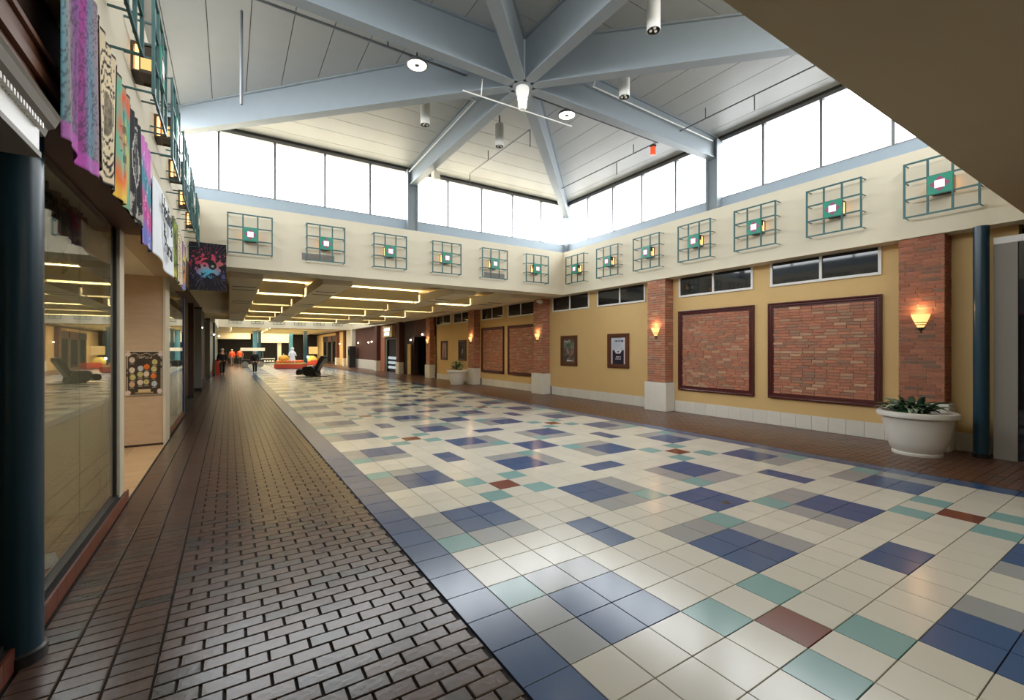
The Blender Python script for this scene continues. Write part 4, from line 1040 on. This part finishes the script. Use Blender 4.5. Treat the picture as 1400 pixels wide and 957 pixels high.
def far_col(x0, x1, y, m, label):
    t = thing('far_column', label, 'column', ((x0+x1)/2, y, 0)); w = (x1-x0)/2
    MB().box(-w, w, -w, w, .15, 3.6).build('shaft', m, t); MB().box(-w-.03, w+.03, -w-.03, w+.03, 0, .15).build('base', M['black'], t); MB().box(-w-.05, w+.05, -w-.05, w+.05, 3.6, 3.75).build('cap', M['greypost'], t)
M['steelblue'] = mat('steel_blue_column', lin(70, 130, 156), .4, noise=.05)
far_col(2.15, 2.6, 55, M['steelblue'], 'steel blue column behind the person at the end of the walk'); far_col(2.62, 2.9, 54.6, M['column'], 'dark teal column beside the steel blue one')
far_col(6.05, 6.45, 59, M['steelblue'], 'slim steel blue column near the far display'); far_col(6.75, 7.1, 52, M['column'], 'dark teal column right of the far display'); far_col(4.95, 5.35, 60.5, M['creampost'], 'cream far pier between dark shops')
t = thing('display_table', 'low white table with pale goods before the far shop', 'table', (3.6, 56.5, 0))
MB().box(-.75, .75, -.3, .3, .62, .7).build('top', M['whiteframe'], t); MB().box(-.7, .7, -.25, .25, .3, .34).build('shelf', M['whiteframe'], t)
for sx in (-.7, .7):
    for sy in (-.25, .25): MB().box(sx-.03, sx+.03, sy-.03, sy+.03, 0, .62).build('leg', M['greypost'], t)
for k in range(5): o = MB().box(3.05+k*.26, 3.2+k*.26, 56.4, 56.6, .345, .5).build('goods_box', M['whiteframe']); tag(o, 'small white box on the shelf of the far table, %s from left' % ORD[k], 'box', 'boxes on the far table')
# black stall next to the second person
t = thing('pushcart', 'dark pushcart stall with white canopy board behind the second walker', 'cart', (1.9, 49.0, 0))
MB().box(-.9, .9, -.4, .4, .3, .75).build('body', M['black'], t); MB().box(-1.0, 1.0, -.45, .45, 1.55, 1.85).build('canopy', M['whiteframe'], t)
for sx in (-.85, .85): MB().box(sx-.03, sx+.03, -.03, .03, .75, 1.55).build('pole', M['greypost'], t); MB().cyl((sx*.75, -.45, .28), (sx*.75, -.38, .28), .28, .28, 16).build('wheel', M['greypost'], t)

# ---- massage chair
def massage_chair(loc, rz):
    t = thing('massage_chair', 'black reclined massage chair standing on the tiles', 'chair', loc, rz)
    W_ = .38
    def part(nm, poly, y0, y1, bw=.04): return bevel(MB().prism(poly, 'y', y0, y1).build(nm, M['black'], t), bw, 3)
    part('base', [(-.45, .0), (.3, .0), (.35, .22), (-.3, .25)], -.3, .3, .02)
    part('seat', [(-.25, .25), (.5, .3), (.52, .46), (-.2, .44)], -.26, .26)
    part('backrest', [(-.18, .38), (-.36, .30), (-.86, 1.14), (-.84, 1.28), (-.66, 1.3), (-.54, 1.16)], -.3, .3)
    part('head_pillow', [(-.6, 1.02), (-.52, 1.08), (-.66, 1.3), (-.76, 1.28)], -.2, .2, .03)
    for s in (-1, 1):
        y0, y1 = (.28, .42) if s > 0 else (-.42, -.28)
        part('arm_panel', [(-.4, .08), (.36, .08), (.5, .5), (.4, .62), (-.12, .66), (-.3, .5)], y0, y1)
        part('shoulder_wing', [(-.3, .55), (-.42, .5), (-.8, 1.2), (-.6, 1.2)], y0 + (-.03 if s > 0 else .03), y1 + (-.03 if s > 0 else .03), .03)
    part('calf_rest', [(.5, .42), (.56, .12), (.84, .08), (.94, .22), (.88, .42), (.7, .48)], -.27, .27)
    part('rear_foot', [(-1.0, .0), (-.4, .0), (-.4, .05), (-1.0, .03)], -.2, .2, .01)
    return t
massage_chair((4.42, 30.2, 0), PI - YAW)
# ---- harvest display
def pumpkin(loc, r, label, m='pumpkin', group='pumpkins of the harvest display'):
    t = thing('pumpkin', label, 'pumpkin', loc, random.uniform(0, 3), group=group); b = MB(); n, k = 20, 8; vs = []
    for j in range(k+1):
        th = PI*j/k
        for i in range(n):
            a = 2*PI*i/n; rr = r*math.sin(th)*(1 + .08*math.cos(a*8)); vs.append((rr*math.cos(a), rr*math.sin(a), r*.82*(1-math.cos(th))))
    b.add(vs, [(j*n+i, j*n+(i+1) % n, (j+1)*n+(i+1) % n, (j+1)*n+i) for j in range(k) for i in range(n)]); b.build('fruit', M[m], t, smooth=True)
    MB().cyl((0, 0, r*1.6), (r*.1, 0, r*1.9), r*.12, r*.08, 8).build('stalk', M['hay'], t)
t = thing('display_bed', 'low red orange display bed on the far tiles', 'display', (4.6, 43.2, 0), -YAW)
bevel(MB().box(-1.2, 1.2, -.6, .6, .05, .42).build('box', M['redbox'], t), .02); MB().box(-1.1, 1.1, -.5, .5, .42, .53).build('straw', M['hay'], t); MB().box(-1.1, 1.1, -.5, .5, 0, .05).build('base', M['black'], t)
k = 0
cs, sn = math.cos(-YAW), math.sin(-YAW)
for lx in (-1.0, -.72, -.44, -.16, .12, .4, .68, .96):
    for ly in (-.42,):
        pumpkin((4.6 + lx*cs - ly*sn, 43.2 + lx*sn + ly*cs, .53), .13, 'small orange pumpkin on the red display bed, %s from the left' % ORD[k]); k += 1
pumpkin((4.6 - .55*cs - .12*sn*-1, 43.2 - .55*sn + .2, .53), .42, 'big yellow orange pumpkin on the display bed', 'yellowball', None)
t = thing('statue', 'white figure statue standing on the display bed', 'statue', (4.6 + .1*cs, 43.2 + .1*sn, .53))
MB().lathe([(.001, 0), (.3, .0), (.26, .2), (.2, .6), (.24, .8), (.17, 1.0), (.09, 1.08)], n=16).build('robe', M['statue'], t, smooth=True); MB().ball((0, 0, 1.22), .15, 14, 10).build('head', M['statue'], t, smooth=True)
for s in (-1, 1): MB().cyl((s*.2, 0, .92), (s*.3, -.12, .6), .06, .045, 10).build('arm', M['statue'], t, smooth=True)
t = thing('display_bed', 'second display bed with straw and a lamp farther back', 'display', (7.2, 52.5, 0), -YAW)
bevel(MB().box(-1.9, 1.6, -.6, .6, .05, .55).build('box', M['redbox'], t), .02); MB().ball((.4, 0, .55), .65, 14, 8, sz=.75).build('straw_heap', M['hay'], t, smooth=True); MB().ball((.35, -.7, .9), .1, 10, 8).build('lamp', M['glow'], t, smooth=True)
MB().box(-.1, .9, .5, .56, 1.2, 2.0).build('sign_board', M['signtan'], t); MB().box(.36, .44, .56, .6, .5, 1.6).build('sign_pole', M['brownwall'], t); MB().box(-1.8, 1.5, -.55, .55, 0, .05).build('base', M['black'], t)
t = thing('floor_sign', 'orange red folding board leaning by the left shops', 'sign', (-.75, 36.2, 0)); MB().prism([(-.25, 0), (.25, 0), (.2, 1.0), (-.2, 1.0)], 'y', -.04, .0).build('board', M['redbox'], t); MB().prism([(-.22, 0), (-.16, 0), (-.14, .9), (-.2, .9)], 'y', .2, .24).build('rear_leg', M['black'], t)

# ================================================================== PEOPLE
def skin(name, verts, edges, rad, m, parent, root=0, sub=2):
    me = bpy.data.meshes.new(name); me.from_pydata(verts, edges, []); me.materials.append(m)
    o = obj(name, me, parent)
    md = o.modifiers.new('skin', 'SKIN'); md.use_smooth_shade = True
    sv = me.skin_vertices[0].data
    for i, r in enumerate(rad):
        sv[i].radius = (r, r) if not isinstance(r, tuple) else r; sv[i].use_root = (i == root)
    s = o.modifiers.new('sub', 'SUBSURF'); s.levels = sub; s.render_levels = sub
    return o
def person(loc, rz, h, label, top, legs, hair, stride=.18, cap=None, shoes=M['black']):
    """y forward; built at 1.75 m then scaled"""
    t = thing('person', label, 'person', loc, rz); s = h / 1.75; t.scale = (s, s, s)
    a = stride
    J = dict(pel=(0, 0, .94), sp=(0, .01, 1.15), ch=(0, .0, 1.36), nk=(0, .01, 1.5), hd0=(0, .03, 1.58), hd1=(0, .03, 1.68))
    V, E_, Rr = [], [], []
    def v(p, r, link=None):
        V.append(p); Rr.append(r)
        if link is not None: E_.append((link, len(V)-1))
        return len(V)-1
    p = v(J['pel'], (.15, .11)); sp = v(J['sp'], (.13, .095), p); ch = v(J['ch'], (.15, .105), sp); nk = v(J['nk'], .055, ch); h0 = v(J['hd0'], (.075, .085), nk); h1 = v(J['hd1'], (.072, .085), h0)
    arms, legsJ = [], []
    for sd in (-1, 1):
        sw = sd * a
        sh = (sd*.19, 0, 1.42); el = (sd*.25, -sw*.35, 1.14); wr = (sd*.24, -sw*.9 + .08, .91); pa = (sd*.235, -sw*1.05 + .1, .83)
        i = v(sh, .06, ch); i = v(el, .042, i); i = v(wr, .03, i); i = v(pa, (.036, .02), i)
        for q, (dx, dl) in enumerate(((-.024, .075), (-.008, .085), (.008, .08), (.024, .065))):
            f = v((pa[0]+sd*.004, pa[1]+dx, pa[2]-.05), .0095, i); v((pa[0]-sd*.01, pa[1]+dx+.01, pa[2]-.03-dl), .008, f)
        f = v((pa[0]-sd*.01, pa[1]+.035, pa[2]+.0), .011, i); v((pa[0]-sd*.02, pa[1]+.045, pa[2]-.04), .009, f)
        hp = (sd*.09, 0, .9); kn = (sd*.095, sw*.55+.03, .5); an = (sd*.095, sw*1.1-.03, .09); to = (sd*.1, sw*1.1+.13, .035)
        i = v(hp, .085, p); i = v(kn, .055, i); i = v(an, .04, i); v(to, .035, i)
        arms.append((sh, el, wr)); legsJ.append((hp, kn, an, to))
    skin('body', V, E_, Rr, M['skin'], t)
    # jacket
    V2, E2, R2 = [(0, 0, .88), J['sp'], J['ch'], (0, .01, 1.49)], [(0, 1), (1, 2), (2, 3)], [(.185, .14), (.17, .13), (.185, .135), .075]
    for sh, el, wr in arms:
        n0 = len(V2); V2 += [sh, el, (wr[0], wr[1], wr[2]+.03)]; R2 += [.088, .066, .052]; E2 += [(2, n0), (n0, n0+1), (n0+1, n0+2)]
    skin('jacket', V2, E2, R2, top, t)
    V3, E3, R3 = [(0, 0, .97), (0, 0, .9)], [(0, 1)], [(.16, .125), (.165, .13)]
    for hp, kn, an, to in legsJ:
        n0 = len(V3); V3 += [(hp[0], hp[1], .84), kn, (an[0], an[1], an[2]+.03)]; R3 += [.105, .078, .07]; E3 += [(1, n0), (n0, n0+1), (n0+1, n0+2)]
        skin('shoe', [(an[0], an[1]-.04, .05), (to[0], to[1]-.02, .045), (to[0], to[1]+.05, .035)], [(0, 1), (1, 2)], [(.052, .05), (.05, .042), (.04, .03)], shoes, t, 0, 1)
    skin('trousers', V3, E3, R3, legs, t)
    MB().ball((0, .005, 1.685), .1, 14, 10, sx=.93, sy=1.08, sz=.82).build('hair', cap or hair, t, smooth=True)
    for sd in (-1, 1):
        MB().ball((sd*.033, .112, 1.635), .012, 8, 6).build('eye', M['black'], t, smooth=True); MB().ball((sd*.084, .03, 1.63), .022, 8, 6, sx=.5).build('ear', M['skin'], t, smooth=True)
    MB().prism([(.105, 1.63), (.14, 1.595), (.105, 1.59)], 'x', -.014, .014).build('nose', M['skin'], t); MB().box(-.025, .025, .1, .118, 1.555, 1.563).build('mouth', M['clothred'], t)
    return t
person((-.38, 34.8, 0), R(8), 1.74, 'person in black walking away along the left shops', M['clothdark'], M['clothdark'], M['hairgrey'], .22)
person((1.52, 35.7, 0), R(185), 1.6, 'person in a black coat and trousers walking on the dark border tiles', M['clothdark'], M['black'], M['hairgrey'], .14)
person((.25, 56.8, 0), R(10), 1.72, 'person in an orange and red top with a white cap far down the walk', M['hivis'], M['clothgrey'], M['hair'], .16, cap=M['whiteframe'])
person((.95, 54.0, 0), R(-5), 1.76, 'person in an orange safety vest and dark trousers seen from behind', M['hivis'], M['clothdark'], M['hair'], .12)

# ================================================================== OUTER SHELL AND THE UNSEEN SIDE
tag(MB().box(14, 14.2, YBACK, YEND+.3, -.2, 4.1).build('wall_outer', M['darkvoid']), 'outer wall beyond the right hand shops', 'wall', kind='structure')
tag(MB().box(-6.2, -6, YBACK, YEND+.3, -.2, 4.1).build('wall_outer', M['darkvoid']), 'outer wall beyond the left hand shops', 'wall', kind='structure')
tag(MB().box(CX+HW+.12, 14, CY-HW-.12, CY+HW+.12, 3.61, 3.8).build('ceiling', M['darkvoid']), 'service roof behind the right wall', 'ceiling', kind='structure')
tag(MB().box(-6, CX-HW-.12, CY-HW-.12, CY+HW+.12, 3.61, 3.8).build('ceiling', M['darkvoid']), 'service roof behind the left shops', 'ceiling', kind='structure')
tag(MB().box(FX1+.7, 14, A0, A1+.6, 3.61, 3.9).build('ceiling', M['darkvoid']), 'service roof beside the second atrium right', 'ceiling', kind='structure')
tag(MB().box(-6, FX0-.7, A0, A1+.6, 3.61, 3.9).build('ceiling', M['darkvoid']), 'service roof beside the second atrium left', 'ceiling', kind='structure')
def area_lamp(name, loc, sx, sy, e, col):
    l = bpy.data.lights.new(name, 'AREA'); l.shape = 'RECTANGLE'; l.size = sx; l.size_y = sy; l.energy = e; l.color = col
    o = bpy.data.objects.new(name, l); C.objects.link(o); o.location = loc
for k, y in enumerate((-1.5, -4.5, -7.0)):  # panels added out of view, their floor bounce brightens the near soffit
    t = thing('ceiling_light', 'added unseen light panel behind the viewer brightening the soffit, %s one' % ORD[k], 'ceiling light', (CX, y, 3.55), group='added fill panels behind the viewer')
    MB().box(-1.5, 1.5, -.3, .3, .0, .02).build('lit_panel', M['dimstrip'], t); MB().box(-1.55, 1.55, -.35, .35, .02, .05).build('frame', M['whiteframe'], t)
t = thing('fill_downlight', 'added fill lamp brightening the shop entrance and stone pier', 'fill_downlight', (-1.7, 8.3, 2.96))  # lamp added to brighten the dark recess and the stone pier
MB().lathe([(.09, 0), (.1, -.01), (.1, .008), (.001, .008)], n=18).build('trim_ring', M['fixture'], t, smooth=True); MB().cyl((0, 0, -.004), (0, 0, .004), .08, .08, 18).build('lamp', M['glow'], t)
l = bpy.data.lights.new('fill_downlight', 'SPOT'); l.energy = 60; l.color = (1, .85, .65); l.spot_size = R(140); l.spot_blend = .8; l.shadow_soft_size = .08
o = bpy.data.objects.new('fill_downlight_lamp', l); C.objects.link(o); o.location = (-1.7, 8.3, 2.94)
